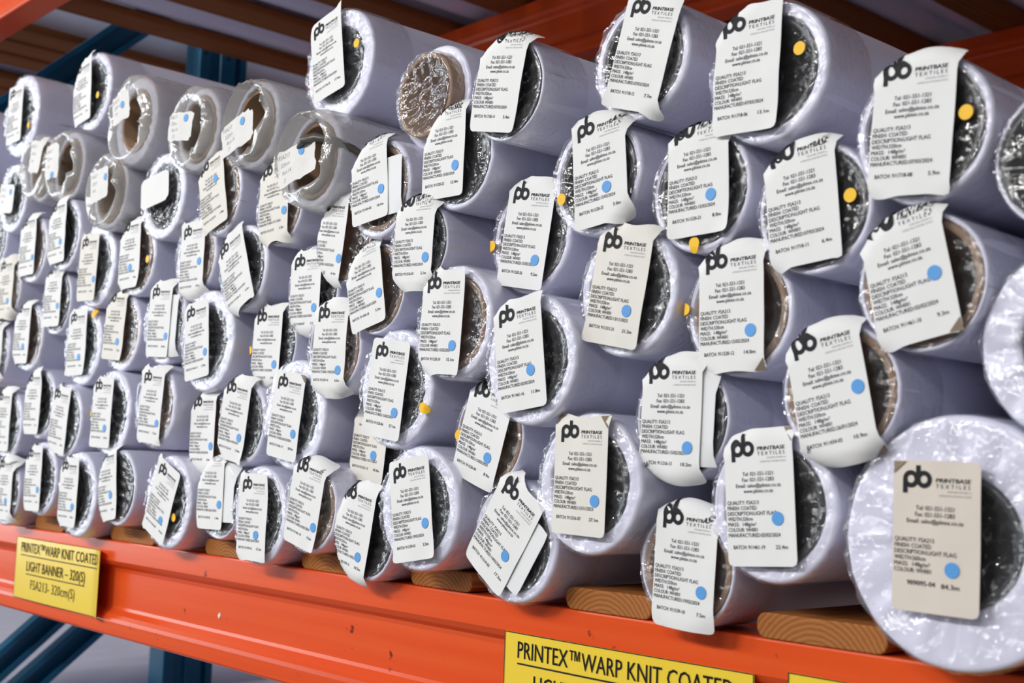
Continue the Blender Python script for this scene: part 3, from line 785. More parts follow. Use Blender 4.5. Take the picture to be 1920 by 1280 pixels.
 {'k': 'S12', 'x': -0.4459, 'y': -0.0074, 'z': 0.2521, 'R': 0.0478, 'rc': 0.044, 'core': 'b', 'kind': 'film', 'lab': {'t': 'p', 'a': -0.0068, 'b': 0.0075, 'ang': 0.209, 'batch': '911461-10', 'date': '02/02/2024', 'len': '9.3m', 'tone': 'w', 'wT': 1, 'wB': 0.3, 'W': 0.062, 'H': 0.099, 'dot': (0.019, -0.0073)}, 'label': 'white fabric roll with white label, batch 911461-10 9.3m, blue dot'},
 {'k': 'S13', 'x': -0.3442, 'y': -0.0005, 'z': 0.2074, 'R': 0.0627, 'rc': 0.036, 'core': 'k', 'kind': 'film', 'label': 'large unlabelled fabric roll cut off by the right edge, above the largest roll'},
 {'k': 'R1', 'x': -2.0089, 'y': -0.0006, 'z': 0.4365, 'R': 0.0537, 'rc': 0.044, 'core': 'b', 'kind': 'film', 'lab': {'t': 'p', 'a': -0.0079, 'b': 0.0077, 'ang': 0.002, 'batch': '911461-04', 'date': '02/02/2024', 'len': '6.0m', 'tone': 'w', 'wT': 1, 'wB': 1, 'W': 0.062, 'H': 0.099, 'dot': (0.0233, -0.0223)}, 'label': 'fabric roll, label top folded over, leftmost whole label in third row down'},
 {'k': 'R2', 'x': -1.8744, 'y': -0.0067, 'z': 0.4447, 'R': 0.0549, 'rc': 0.044, 'core': 'k', 'kind': 'film', 'lab': {'t': 'p', 'a': -0.0147, 'b': 0.0058, 'ang': 0.033, 'batch': '911520-15', 'date': '15/02/2024', 'len': '5.7m', 'tone': 'w', 'wT': 1, 'wB': 0.4, 'W': 0.062, 'H': 0.099, 'dot': (0.0161, -0.018)}, 'label': 'fabric roll with glossy label under film, just below the two sleeved rolls at left'},
 {'k': 'R3', 'x': -1.7725, 'y': 0.0016, 'z': 0.3886, 'R': 0.061, 'rc': 0.044, 'core': 'k', 'kind': 'film', 'lab': {'t': 'p', 'a': -0.0142, 'b': -0.0018, 'ang': -0.049, 'batch': '911215-08', 'date': '13/11/2023', 'len': '12.5m', 'tone': 'b', 'wT': 1, 'wB': 0, 'W': 0.062, 'H': 0.099, 'dot': (0.0238, -0.0182)}, 'label': 'fabric roll with creamy film-covered label hanging past its rim, below the glinting sleeve'},
 {'k': 'R4', 'x': -1.6457, 'y': 0.0032, 'z': 0.3873, 'R': 0.0529, 'rc': 0.044, 'core': 'b', 'kind': 'film', 'lab': {'t': 'p', 'a': -0.0109, 'b': 0.0078, 'ang': 0.014, 'batch': '911520-19', 'date': '15/02/2024', 'len': '9.8m', 'tone': 'w', 'wT': 1, 'wB': 1, 'W': 0.062, 'H': 0.099, 'dot': (0.0043, -0.0208)}, 'yel': [(0.0405, -0.0054)], 'label': 'fabric roll with a yellow sticker right of its label, below the blank-carded roll'},
 {'k': 'R5', 'x': -1.4872, 'y': 0.0077, 'z': 0.3751, 'R': 0.0522, 'rc': 0.044, 'core': 'b', 'kind': 'film', 'lab': {'t': 'p', 'a': 0.002, 'b': -0.0051, 'ang': 0.002, 'batch': '911215-04', 'date': '13/11/2023', 'len': '8.1m', 'tone': 'w', 'wT': 1, 'wB': 1, 'W': 0.062, 'H': 0.099, 'dot': (0.02, -0.0041)}, 'label': 'fabric roll with brown core rim and blue dot high on label, below the yellowed label'},
 {'k': 'R6', 'x': -1.3589, 'y': 0.0046, 'z': 0.3475, 'R': 0.0535, 'rc': 0.044, 'core': 'k', 'kind': 'film', 'lab': {'t': 'p', 'a': -0.0097, 'b': -0.0031, 'ang': 0.405, 'batch': '911434-13', 'date': '26/01/2024', 'len': '6.2m', 'tone': 'w', 'wT': 1, 'wB': 0.8, 'W': 0.062, 'H': 0.099}, 'label': 'white fabric roll with white label, batch 911434-13 6.2m, no dots'},
 {'k': 'R7', 'x': -1.1409, 'y': 0.001, 'z': 0.3572, 'R': 0.0466, 'rc': 0.0431, 'core': 'b', 'kind': 'film', 'lab': {'t': 'p', 'a': -0.0236, 'b': 0.002, 'ang': -0.164, 'batch': '911520-30', 'date': '15/02/2024', 'len': '6.1m', 'tone': 'w', 'wT': 1, 'wB': 0.6, 'W': 0.062, 'H': 0.099, 'dot': (0.0257, -0.0185)}, 'label': 'white fabric roll with white label, batch 911520-30 6.1m, blue dot'},
 {'k': 'R8', 'x': -1.2282, 'y': 0.021, 'z': 0.314, 'R': 0.0507, 'rc': 0.044, 'core': 'k', 'kind': 'film', 'lab': {'t': 'p', 'a': -0.0083, 'b': -0.0055, 'ang': -0.021, 'batch': '911434-07', 'date': '26/01/2024', 'len': '7.4m', 'tone': 'w', 'wT': 1, 'wB': 1, 'W': 0.062, 'H': 0.099, 'dot': (0.0206, -0.0177)}, 'label': 'white fabric roll with white label, batch 911434-07 7.4m, blue dot'},
 {'k': 'R9', 'x': -1.0674, 'y': -0.007, 'z': 0.2976, 'R': 0.0477, 'rc': 0.044, 'core': 'b', 'kind': 'film', 'lab': {'t': 'p', 'a': -0.0137, 'b': 0.0073, 'ang': 0.216, 'batch': '911434-18', 'date': '26/01/2024', 'len': '5.2m', 'tone': 'w', 'wT': 1, 'wB': 0, 'W': 0.062, 'H': 0.099, 'dot': (0.0236, -0.0189)}, 'label': 'white fabric roll with white label, batch 911434-18 5.2m, blue dot'},
 {'k': 'R10', 'x': -0.9819, 'y': -0.0208, 'z': 0.3331, 'R': 0.0447, 'rc': 0.0412, 'core': 'k', 'kind': 'film', 'lab': {'t': 'p', 'a': -0.0004, 'b': 0.0054, 'ang': -0.047, 'batch': '911516-01', 'date': '14/02/2024', 'len': '5.1m', 'tone': 'w', 'wT': 1, 'wB': 0.6, 'W': 0.062, 'H': 0.099, 'dot': (0.0208, -0.0201)}, 'label': 'white fabric roll with white label, batch 911516-01 5.1m, blue dot'},
 {'k': 'R11', 'x': -0.8503, 'y': 0.0074, 'z': 0.3292, 'R': 0.052, 'rc': 0.044, 'core': 'k', 'kind': 'film', 'lab': {'t': 'p', 'a': -0.0001, 'b': 0.002, 'ang': -0.172, 'batch': '911520-26', 'date': '15/02/2024', 'len': '9.5m', 'tone': 'w', 'wT': 1, 'wB': 0, 'W': 0.062, 'H': 0.099, 'dot': (0.0175, -0.0225)}, 'yel': [(-0.0495, -0.0033)], 'label': 'white fabric roll with white label, batch 911520-26 9.5m, blue and yellow dots'},
 {'k': 'R12', 'x': -0.7174, 'y': -0.0037, 'z': 0.2668, 'R': 0.0545, 'rc': 0.044, 'core': 'k', 'kind': 'film', 'lab': {'t': 'p', 'a': -0.005, 'b': 0.004, 'ang': -0.182, 'batch': '911215-21', 'date': '13/11/2023', 'len': '21.2m', 'tone': 'b', 'wT': 1, 'wB': 0, 'W': 0.062, 'H': 0.099, 'dot': (0.0146, -0.0187)}, 'label': 'white fabric roll with creamy label, batch 911215-21 21.2m, blue dot'},
 {'k': 'R13', 'x': -0.6076, 'y': 0.0044, 'z': 0.2444, 'R': 0.0506, 'rc': 0.044, 'core': 'b', 'kind': 'film', 'lab': {'t': 'p', 'a': -0.0031, 'b': 0.0023, 'ang': 0.021, 'batch': '911520-12', 'date': '15/02/2024', 'len': '14.0m', 'tone': 'w', 'wT': 1, 'wB': 0.3, 'W': 0.062, 'H': 0.099, 'dot': (0.0188, -0.0189)}, 'yel': [(-0.0507, 0.0043)], 'label': 'white fabric roll with white label, batch 911520-12 14.0m, blue and yellow dots'},
 {'k': 'R14', 'x': -0.5082, 'y': -0.0087, 'z': 0.1794, 'R': 0.0478, 'rc': 0.044, 'core': 'b', 'kind': 'film', 'lab': {'t': 'p', 'a': -0.0039, 'b': -0.0003, 'ang': 0.21, 'batch': '911434-03', 'date': '26/01/2024', 'len': '10.9m', 'tone': 'w', 'wT': 1, 'wB': 0.7, 'W': 0.062, 'H': 0.099, 'dot': (0.0229, -0.0019)}, 'label': 'white fabric roll with white label, batch 911434-03 10.9m, blue dot'},
 {'k': 'R15', 'x': -0.9242, 'y': -0.0196, 'z': 0.252, 'R': 0.0543, 'rc': 0.044, 'core': 'b', 'kind': 'film', 'lab': {'t': 'p', 'a': -0.0111, 'b': 0.0007, 'ang': -0.06, 'batch': '911520-24', 'date': '15/02/2024', 'len': '15.1m', 'tone': 'w', 'wT': 1, 'wB': 0.4, 'W': 0.062, 'H': 0.099, 'dot': (0.0194, -0.0222)}, 'label': 'white fabric roll with white label, batch 911520-24 15.1m, blue dot'},
 {'k': 'R16', 'x': -0.8162, 'y': -0.02, 'z': 0.2131, 'R': 0.0574, 'rc': 0.044, 'core': 'k', 'kind': 'film', 'lab': {'t': 'p', 'a': -0.0071, 'b': 0.0041, 'ang': 0.13, 'batch': '911461-16', 'date': '02/02/2024', 'len': '11.8m', 'tone': 'w', 'wT': 0.5, 'wB': 0, 'W': 0.062, 'H': 0.099, 'dot': (0.0138, -0.0162)}, 'label': 'white fabric roll with white label, batch 911461-16 11.8m, blue dot'},
 {'k': 'Q1', 'x': -2.1013, 'y': -0.0021, 'z': 0.382, 'R': 0.0531, 'rc': 0.044, 'core': 'b', 'kind': 'film', 'lab': {'t': 'p', 'a': 0.007, 'b': -0.0006, 'ang': -0.003, 'batch': '911215-11', 'date': '13/11/2023', 'len': '5.3m', 'tone': 'b', 'wT': 1, 'wB': 1, 'W': 0.062, 'H': 0.099, 'dot': (0.0137, -0.023)}, 'label': 'fabric roll with creamy label at the left edge, fourth row down'},
 {'k': 'Q2', 'x': -1.9138, 'y': 0.0043, 'z': 0.346, 'R': 0.051, 'rc': 0.044, 'core': 'k', 'kind': 'film', 'lab': {'t': 'p', 'a': -0.0019, 'b': 0.0109, 'ang': -0.027, 'batch': '911434-21', 'date': '26/01/2024', 'len': '4.3m', 'tone': 'w', 'wT': 1, 'wB': 1, 'W': 0.062, 'H': 0.099, 'dot': (0.0216, -0.0183)}, 'label': 'narrow fabric roll with folded label, below the glossy film-covered label'},
 {'k': 'Q3', 'x': -2.0064, 'y': 0.0018, 'z': 0.296, 'R': 0.0537, 'rc': 0.044, 'core': 'b', 'kind': 'film', 'lab': {'t': 'p', 'a': -0.0144, 'b': 0.0076, 'ang': -0.034, 'batch': '911520-31', 'date': '15/02/2024', 'len': '11.0m', 'tone': 'w', 'wT': 1, 'wB': 1, 'W': 0.062, 'H': 0.099, 'dot': (0.0093, -0.0223)}, 'yel': [(-0.0673, -0.0053)], 'label': 'fabric roll at far left with yellow sticker on its left rim'},
 {'k': 'Q0', 'x': -2.1478, 'y': 0.0026, 'z': 0.2799, 'R': 0.0586, 'rc': 0.044, 'core': 'k', 'kind': 'film', 'lab': {'t': 'p', 'a': 0.0129, 'b': 0.0066, 'ang': -0.027, 'batch': '911520-33', 'date': '15/02/2024', 'len': '9.0m', 'tone': 'w', 'wT': 1, 'wB': 1, 'W': 0.062, 'H': 0.099}, 'label': 'fabric roll cut off by the left edge beside the left-rim yellow sticker roll'},
 {'k': 'QA', 'x': -2.2048, 'y': 0.0092, 'z': 0.4746, 'R': 0.0532, 'rc': 0.044, 'core': 'k', 'kind': 'film', 'label': 'plain fabric roll end at the left edge below the roll with handwritten note'},
 {'k': 'QB', 'x': -2.2976, 'y': 0.0, 'z': 0.657, 'R': 0.0629, 'rc': 0.044, 'core': 'k', 'kind': 'film', 'label': 'plain fabric roll side peeping in at the left edge of the top row'},
 {'k': 'Q4', 'x': -1.8187, 'y': 0.0098, 'z': 0.276, 'R': 0.0604, 'rc': 0.044, 'core': 'k', 'kind': 'film', 'lab': {'t': 'p', 'a': -0.008, 'b': 0.0036, 'ang': 0.003, 'batch': '911520-07', 'date': '15/02/2024', 'len': '20.1m', 'tone': 'w', 'wT': 0.5, 'wB': 0, 'W': 0.062, 'H': 0.099, 'dot': (0.0111, -0.0228)}, 'yel': [(0.0374, 0.0414)], 'label': 'fabric roll with yellow sticker at the upper right of its label, left part of stack'},
 {'k': 'Q5', 'x': -1.687, 'y': 0.0077, 'z': 0.2874, 'R': 0.0548, 'rc': 0.044, 'core': 'b', 'kind': 'film', 'lab': {'t': 'p', 'a': -0.0116, 'b': 0.0105, 'ang': -0.089, 'batch': '911215-06', 'date': '13/11/2023', 'len': '9.2m', 'tone': 'b', 'wT': 1, 'wB': 0, 'W': 0.062, 'H': 0.099, 'dot': (0.0142, -0.0236)}, 'label': 'fabric roll with creamy straight label hanging over its lower rim, left part of stack'},
 {'k': 'Q6', 'x': -1.5572, 'y': 0.0058, 'z': 0.2924, 'R': 0.0557, 'rc': 0.044, 'core': 'k', 'kind': 'film', 'lab': {'t': 'p', 'a': -0.0035, 'b': 0.0038, 'ang': -0.061, 'batch': '911434-06', 'date': '26/01/2024', 'len': '10.4m', 'tone': 'w', 'wT': 1, 'wB': 0.6, 'W': 0.062, 'H': 0.099, 'dot': (0.0223, -0.0219)}, 'ex': [(0.0125, -0.0043, -0.058, 0.06, 0.08)], 'label': 'fabric roll with torn lower label corner and second card behind, left part of stack'},
 {'k': 'Q7', 'x': -1.4407, 'y': 0.0064, 'z': 0.2625, 'R': 0.0641, 'rc': 0.044, 'core': 'k', 'kind': 'film', 'lab': {'t': 'p', 'a': -0.0151, 'b': 0.0014, 'ang': 0.116, 'batch': '911461-11', 'date': '02/02/2024', 'len': '27.8m', 'tone': 'w', 'wT': 0.3, 'wB': 0, 'W': 0.062, 'H': 0.099, 'dot': (0.0216, -0.0186)}, 'label': 'white fabric roll with white label, batch 911461-11 27.8m, blue dot'},
 {'k': 'Q8', 'x': -1.3066, 'y': 0.0204, 'z': 0.253, 'R': 0.0483, 'rc': 0.044, 'core': 'k', 'kind': 'film', 'lab': {'t': 'p', 'a': -0.0067, 'b': -0.0042, 'ang': -0.045, 'batch': '911520-29', 'date': '15/02/2024', 'len': '6.9m', 'tone': 'w', 'wT': 1, 'wB': 1, 'W': 0.062, 'H': 0.099, 'dot': (0.0206, -0.0196)}, 'yel': [(-0.0466, -0.0056)], 'label': 'fabric roll with yellow sticker at left rim, above batch 911461-17'},
 {'k': 'Q9', 'x': -1.1459, 'y': -0.003, 'z': 0.2397, 'R': 0.0495, 'rc': 0.044, 'core': 'b', 'kind': 'film', 'lab': {'t': 'p', 'a': 0.0, 'b': -0.0, 'ang': -0.045, 'batch': '911539-14', 'date': '19/02/2024', 'len': '6.5m', 'tone': 'w', 'wT': 1, 'wB': 1, 'W': 0.062, 'H': 0.099, 'dot': (0.0193, -0.0246)}, 'label': 'white fabric roll with white label, batch 911539-14 6.5m, blue dot'},
 {'k': 'Q10', 'x': -1.021, 'y': -0.0117, 'z': 0.1921, 'R': 0.0591, 'rc': 0.044, 'core': 'k', 'kind': 'film', 'lab': {'t': 'p', 'a': -0.007, 'b': -0.0004, 'ang': -0.134, 'batch': '911520-06', 'date': '15/02/2024', 'len': '27.1m', 'tone': 'w', 'wT': 0, 'wB': 0, 'W': 0.062, 'H': 0.099, 'dot': (0.0189, -0.0219)}, 'yel': [(0.0501, -0.0197)], 'label': 'white fabric roll with white label, batch 911520-06 27.1m, blue and yellow dots'},
 {'k': 'P1', 'x': -2.0659, 'y': 0.001, 'z': 0.1584, 'R': 0.0558, 'rc': 0.044, 'core': 'k', 'kind': 'film', 'lab': {'t': 'p', 'a': -0.0057, 'b': 0.006, 'ang': -0.022, 'batch': '911434-20', 'date': '26/01/2024', 'len': '9.6m', 'tone': 'w', 'wT': 1, 'wB': 1, 'W': 0.062, 'H': 0.099}, 'label': 'fabric roll without dots cut by the left edge, second row above the beam'},
 {'k': 'P2', 'x': -1.9435, 'y': 0.0029, 'z': 0.1894, 'R': 0.0536, 'rc': 0.044, 'core': 'k', 'kind': 'film', 'lab': {'t': 'p', 'a': -0.017, 'b': 0.0027, 'ang': -0.014, 'batch': '911516-07', 'date': '14/02/2024', 'len': '6.3m', 'tone': 'w', 'wT': 1, 'wB': 0, 'W': 0.062, 'H': 0.099}, 'label': 'small fabric roll with narrow dotless label, between left-edge roll and tilted dotless label'},
 {'k': 'P3', 'x': -1.8385, 'y': -0.0003, 'z': 0.1627, 'R': 0.0543, 'rc': 0.044, 'core': 'k', 'kind': 'film', 'lab': {'t': 'p', 'a': -0.0098, 'b': 0.0016, 'ang': -0.124, 'batch': '911516-12', 'date': '14/02/2024', 'len': '8.5m', 'tone': 'w', 'wT': 1, 'wB': 0.5, 'W': 0.062, 'H': 0.099}, 'label': 'fabric roll with dark core and clockwise-tilted label without any dot'},
 {'k': 'P4', 'x': -1.6903, 'y': 0.0007, 'z': 0.1736, 'R': 0.0587, 'rc': 0.044, 'core': 'k', 'kind': 'film', 'lab': {'t': 'p', 'a': -0.0154, 'b': 0.0009, 'ang': -0.03, 'batch': '911520-16', 'date': '15/02/2024', 'len': '22.9m', 'tone': 'w', 'wT': 0.5, 'wB': 0, 'W': 0.062, 'H': 0.099, 'dot': (0.0142, -0.022)}, 'yel': [(-0.0585, -0.0011)], 'label': 'fabric roll with dark core and yellow sticker at the left of its label, second row'},
 {'k': 'P5', 'x': -1.5573, 'y': -0.0003, 'z': 0.1814, 'R': 0.0549, 'rc': 0.044, 'core': 'b', 'kind': 'film', 'lab': {'t': 'p', 'a': -0.0001, 'b': 0.0007, 'ang': -0.076, 'batch': '911461-21', 'date': '02/02/2024', 'len': '17.2m', 'tone': 'w', 'wT': 1, 'wB': 0.4, 'W': 0.062, 'H': 0.099, 'dot': (0.0214, -0.0223)}, 'label': 'fabric roll with brown core and blue-dotted label, left of the two overlapping labels'},
 {'k': 'P6', 'x': -1.448, 'y': 0.0211, 'z': 0.1488, 'R': 0.0494, 'rc': 0.044, 'core': 'b', 'kind': 'film', 'lab': {'t': 'p', 'a': -0.0082, 'b': 0.0006, 'ang': 0.003, 'batch': '911461-09', 'date': '02/02/2024', 'len': '5.8m', 'tone': 'w', 'wT': 0.8, 'wB': 1, 'W': 0.062, 'H': 0.099, 'dot': (0.0237, -0.0187)}, 'label': 'fabric roll whose label is partly covered by the batch 911516-10 label'},
 {'k': 'P7', 'x': -1.3466, 'y': 0.007, 'z': 0.1603, 'R': 0.0522, 'rc': 0.044, 'core': 'k', 'kind': 'film', 'lab': {'t': 'p', 'a': -0.009, 'b': 0.0032, 'ang': -0.154, 'batch': '911516-10', 'date': '14/02/2024', 'len': '12.8m', 'tone': 'w', 'wT': 1, 'wB': 0.4, 'W': 0.062, 'H': 0.099, 'dot': (0.018, -0.0198)}, 'label': 'white fabric roll with white label, batch 911516-10 12.8m, blue dot'},
 {'k': 'P8', 'x': -1.2321, 'y': 0.0063, 'z': 0.1685, 'R': 0.0621, 'rc': 0.044, 'core': 'k', 'kind': 'film', 'lab': {'t': 'p', 'a': -0.0065, 'b': -0.0012, 'ang': -0.139, 'batch': '911461-17', 'date': '02/02/2024', 'len': '28.9m', 'tone': 'w', 'wT': 0.3, 'wB': 0, 'W': 0.062, 'H': 0.099, 'dot': (0.0202, -0.0184)}, 'label': 'white fabric roll with white label, batch 911461-17 28.9m, blue dot'},
 {'k': 'P9', 'x': -1.1118, 'y': 0.0368, 'z': 0.1365, 'R': 0.0472, 'rc': 0.0437, 'core': 'k', 'kind': 'film', 'lab': {'t': 'p', 'a': -0.0076, 'b': 0.0103, 'ang': -0.111, 'batch': '911215-13', 'date': '13/11/2023', 'len': '10.4m', 'tone': 'b', 'wT': 1, 'wB': 0.3, 'W': 0.062, 'H': 0.099, 'dot': (0.0108, -0.0206)}, 'label': 'white fabric roll with creamy label, batch 911215-13 10.4m, blue dot'},
 {'k': 'N1', 'x': -2.0466, 'y': -0.001, 'z': 0.0512, 'R': 0.0527, 'rc': 0.044, 'core': 'k', 'kind': 'film', 'lab': {'t': 'p', 'a': 0.0077, 'b': 0.0062, 'ang': -0.002, 'batch': '911539-05', 'date': '19/02/2024', 'len': '6.6m', 'tone': 'w', 'wT': 1, 'wB': 1, 'W': 0.062, 'H': 0.099, 'dot': (0.0107, -0.0205)}, 'label': 'fabric roll on the shelf cut by the left edge, bottom row'},
 {'k': 'N2', 'x': -1.9138, 'y': 0.0, 'z': 0.0757, 'R': 0.0552, 'rc': 0.044, 'core': 'k', 'kind': 'film', 'lab': {'t': 'p', 'a': -0.0163, 'b': 0.0003, 'ang': 0.01, 'batch': '911539-11', 'date': '19/02/2024', 'len': '4.2m', 'tone': 'w', 'wT': 1, 'wB': 0, 'W': 0.062, 'H': 0.099, 'dot': (0.0211, -0.0172)}, 'label': 'fabric roll with dark core on the leftmost visible plank, bottom row'},
 {'k': 'N3', 'x': -1.78, 'y': -0.0002, 'z': 0.057, 'R': 0.0605, 'rc': 0.044, 'core': 'k', 'kind': 'film', 'lab': {'t': 'p', 'a': -0.017, 'b': 0.0032, 'ang': -0.012, 'batch': '911539-04', 'date': '19/02/2024', 'len': '24.0m', 'tone': 'w', 'wT': 0.6, 'wB': 1, 'W': 0.062, 'H': 0.099, 'dot': (0.0183, -0.0204)}, 'label': 'fabric roll with dark core resting between the two leftmost planks, bottom row'},
 {'k': 'N4', 'x': -1.6487, 'y': -0.0015, 'z': 0.0713, 'R': 0.0513, 'rc': 0.044, 'core': 'k', 'kind': 'film', 'lab': {'t': 'p', 'a': -0.0236, 'b': 0.0035, 'ang': 0.145, 'batch': '911434-25', 'date': '26/01/2024', 'len': '3.2m', 'tone': 'w', 'wT': 1, 'wB': 0.2, 'W': 0.062, 'H': 0.099, 'dot': (0.0131, -0.016)}, 'label': 'fabric roll with black open core beside curled label, on the second plank'},
 {'k': 'N5', 'x': -1.51, 'y': 0.0013, 'z': 0.058, 'R': 0.06, 'rc': 0.044, 'core': 'k', 'kind': 'film', 'lab': {'t': 'p', 'a': -0.0046, 'b': 0.0018, 'ang': -0.382, 'batch': '911539-08', 'date': '19/02/2024', 'len': '26.4m', 'tone': 'w', 'wT': 0.8, 'wB': 0.6, 'W': 0.062, 'H': 0.099, 'dot': (0.011, -0.0225)}, 'yel': [(0.0266, -0.0182)], 'label': 'fabric roll with strongly tilted label and yellow sticker, bottom row left'},
 {'k': 'N5b', 'x': -1.3896, 'y': 0.0075, 'z': 0.0673, 'R': 0.048, 'rc': 0.044, 'core': 'k', 'kind': 'film', 'lab': {'t': 'p', 'a': -0.0131, 'b': 0.0124, 'ang': 0.011, 'batch': '911434-02', 'date': '26/01/2024', 'len': '1.4m', 'tone': 'w', 'wT': 1, 'wB': 0, 'W': 0.062, 'H': 0.099, 'dot': (0.0226, -0.0193)}, 'ex': [(0.0123, 0.0153, 0.01, 0.055, 0.085)], 'label': 'white fabric roll with white label, batch 911434-02 1.4m, blue dot'},
 {'k': 'N5c', 'x': -1.2857, 'y': 0.0007, 'z': 0.0528, 'R': 0.0565, 'rc': 0.044, 'core': 'k', 'kind': 'film', 'lab': {'t': 'p', 'a': -0.0044, 'b': -0.0021, 'ang': 0.0, 'batch': '911434-16', 'date': '26/01/2024', 'len': '15.2m', 'tone': 'w', 'wT': 0.8, 'wB': 0.2, 'W': 0.062, 'H': 0.099, 'dot': (0.0102, -0.0201)}, 'label': 'white fabric roll with white label, batch 911434-16 15.2m, blue dot'},
 {'k': 'N6', 'x': -1.1799, 'y': -0.0009, 'z': 0.0669, 'R': 0.0498, 'rc': 0.044, 'core': 'b', 'kind': 'film', 'lab': {'t': 'p', 'a': -0.0016, 'b': 0.0057, 'ang': -0.198, 'batch': '911461-18', 'date': '02/02/2024', 'len': '9.3m', 'tone': 'w', 'wT': 1, 'wB': 0, 'W': 0.062, 'H': 0.099, 'dot': (0.0238, -0.0223)}, 'label': 'white fabric roll with white label, batch 911461-18 9.3m, blue dot'},
 {'k': 'N7', 'x': -1.0831, 'y': 0.0055, 'z': 0.045, 'R': 0.0487, 'rc': 0.044, 'core': 'k', 'kind': 'film', 'lab': {'t': 'p', 'a': -0.0153, 'b': 0.0018, 'ang': -0.194, 'batch': '911539-13', 'date': '19/02/2024', 'len': '10.5m', 'tone': 'w', 'wT': 1, 'wB': 1, 'W': 0.062, 'H': 0.099, 'dot': (0.0156, -0.0242)}, 'label': 'white fabric roll with white label, batch 911539-13 10.5m, blue dot'},
 {'k': 'N8', 'x': -0.9781, 'y': -0.01, 'z': 0.0751, 'R': 0.0602, 'rc': 0.044, 'core': 'k', 'kind': 'film', 'lab': {'t': 'p', 'a': -0.0025, 'b': -0.0006, 'ang': 0.17, 'batch': '911539-01', 'date': '19/02/2024', 'len': '3.5m', 'tone': 'w', 'wT': 0.3, 'wB': 0, 'W': 0.062, 'H': 0.099, 'dot': (0.0207, -0.0158)}, 'label': 'white fabric roll with white label, batch 911539-01 3.5m, blue dot'},
 {'k': 'N9', 'x': -0.8551, 'y': 0.0037, 'z': 0.0515, 'R': 0.0554, 'rc': 0.044, 'core': 'k', 'kind': 'film', 'lab': {'t': 'p', 'a': -0.0076, 'b': 0.0076, 'ang': -0.595, 'batch': '911519-03', 'date': '14/02/2024', 'len': '17.3m', 'tone': 'w', 'wT': 1, 'wB': 0, 'W': 0.062, 'H': 0.099, 'dot': (0.0155, -0.0145)}, 'ex': [(0.0066, -0.0034, -0.594, 0.058, 0.07)], 'label': 'white fabric roll with white label, batch 911519-03 17.3m, blue dot'},
 {'k': 'N10', 'x': -0.8968, 'y': 0.0056, 'z': 0.146, 'R': 0.0473, 'rc': 0.0438, 'core': 'b', 'kind': 'film', 'lab': {'t': 'p', 'a': -0.0017, 'b': 0.0035, 'ang': -0.309, 'batch': '911520-04', 'date': '15/02/2024', 'len': '8.9m', 'tone': 'w', 'wT': 1, 'wB': 0, 'W': 0.062, 'H': 0.099, 'dot': (0.0149, -0.0201)}, 'yel': [(-0.0387, 0.0008)], 'label': 'white fabric roll with white label, batch 911520-04 8.9m, blue and yellow dots'},
 {'k': 'N11', 'x': -0.7536, 'y': -0.0068, 'z': 0.1066, 'R': 0.0596, 'rc': 0.044, 'core': 'k', 'kind': 'film', 'lab': {'t': 'p', 'a': -0.0034, 'b': 0.0062, 'ang': -0.021, 'batch': '911216-07', 'date': '13/11/2023', 'len': '27.1m', 'tone': 'b', 'wT': 0.5, 'wB': 0, 'W': 0.062, 'H': 0.099, 'dot': (0.0186, -0.0199)}, 'label': 'white fabric roll with creamy label, batch 911216-07 27.1m, blue dot'},
 {'k': 'N12', 'x': -0.6608, 'y': 0.0019, 'z': 0.1613, 'R': 0.0477, 'rc': 0.044, 'core': 'k', 'kind': 'film', 'lab': {'t': 'p', 'a': -0.0061, 'b': -0.0004, 'ang': -0.027, 'batch': '911216-13', 'date': '15/02/2024', 'len': '10.2m', 'tone': 'w', 'wT': 1, 'wB': 0.7, 'W': 0.062, 'H': 0.099, 'dot': (0.0188, -0.0223)}, 'ex': [(0.0093, 0.0012, -0.044, 0.055, 0.075)], 'label': 'white fabric roll with white label, batch 911216-13 10.2m, blue dot'},
 {'k': 'N13', 'x': -0.6607, 'y': 0.0115, 'z': 0.0439, 'R': 0.0478, 'rc': 0.044, 'core': 'b', 'kind': 'film', 'lab': {'t': 'p', 'a': 0.0032, 'b': 0.0015, 'ang': -0.05, 'batch': '911539-10', 'date': '19/02/2024', 'len': '7.5m', 'tone': 'w', 'wT': 1, 'wB': 0.1, 'W': 0.062, 'H': 0.099, 'dot': (0.0186, -0.0182)}, 'label': 'white fabric roll with white label, batch 911539-10 7.5m, blue dot'},
 {'k': 'N14', 'x': -0.5703, 'y': 0.0, 'z': 0.0959, 'R': 0.0562, 'rc': 0.044, 'core': 'k', 'kind': 'film', 'lab': {'t': 'p', 'a': -0.0068, 'b': 0.0056, 'ang': 0.074, 'batch': '911461-19', 'date': '02/02/2024', 'len': '22.4m', 'tone': 'w', 'wT': 0.5, 'wB': 0, 'W': 0.062, 'H': 0.099, 'dot': (0.0159, -0.0149)}, 'label': 'white fabric roll with white label, batch 911461-19 22.4m, blue dot'},
 {'k': 'N15', 'x': -0.4228, 'y': -0.0018, 'z': 0.0796, 'R': 0.0832, 'rc': 0.044, 'core': 'k', 'kind': 'film', 'lab': {'t': 'z', 'a': -0.0105, 'b': 0.0028, 'ang': -0.014, 'batch': '909095-04', 'date': '', 'len': '84.3m', 'tone': 'c', 'wT': 0, 'wB': 0, 'W': 0.062, 'H': 0.099, 'dot': (0.0123, -0.0203)}, 'label': 'largest fabric roll, beige label reading 909095-04 84.3m, on the shelf'},
]

for idx, e in enumerate(ROLLS):
    make_roll(e, idx)

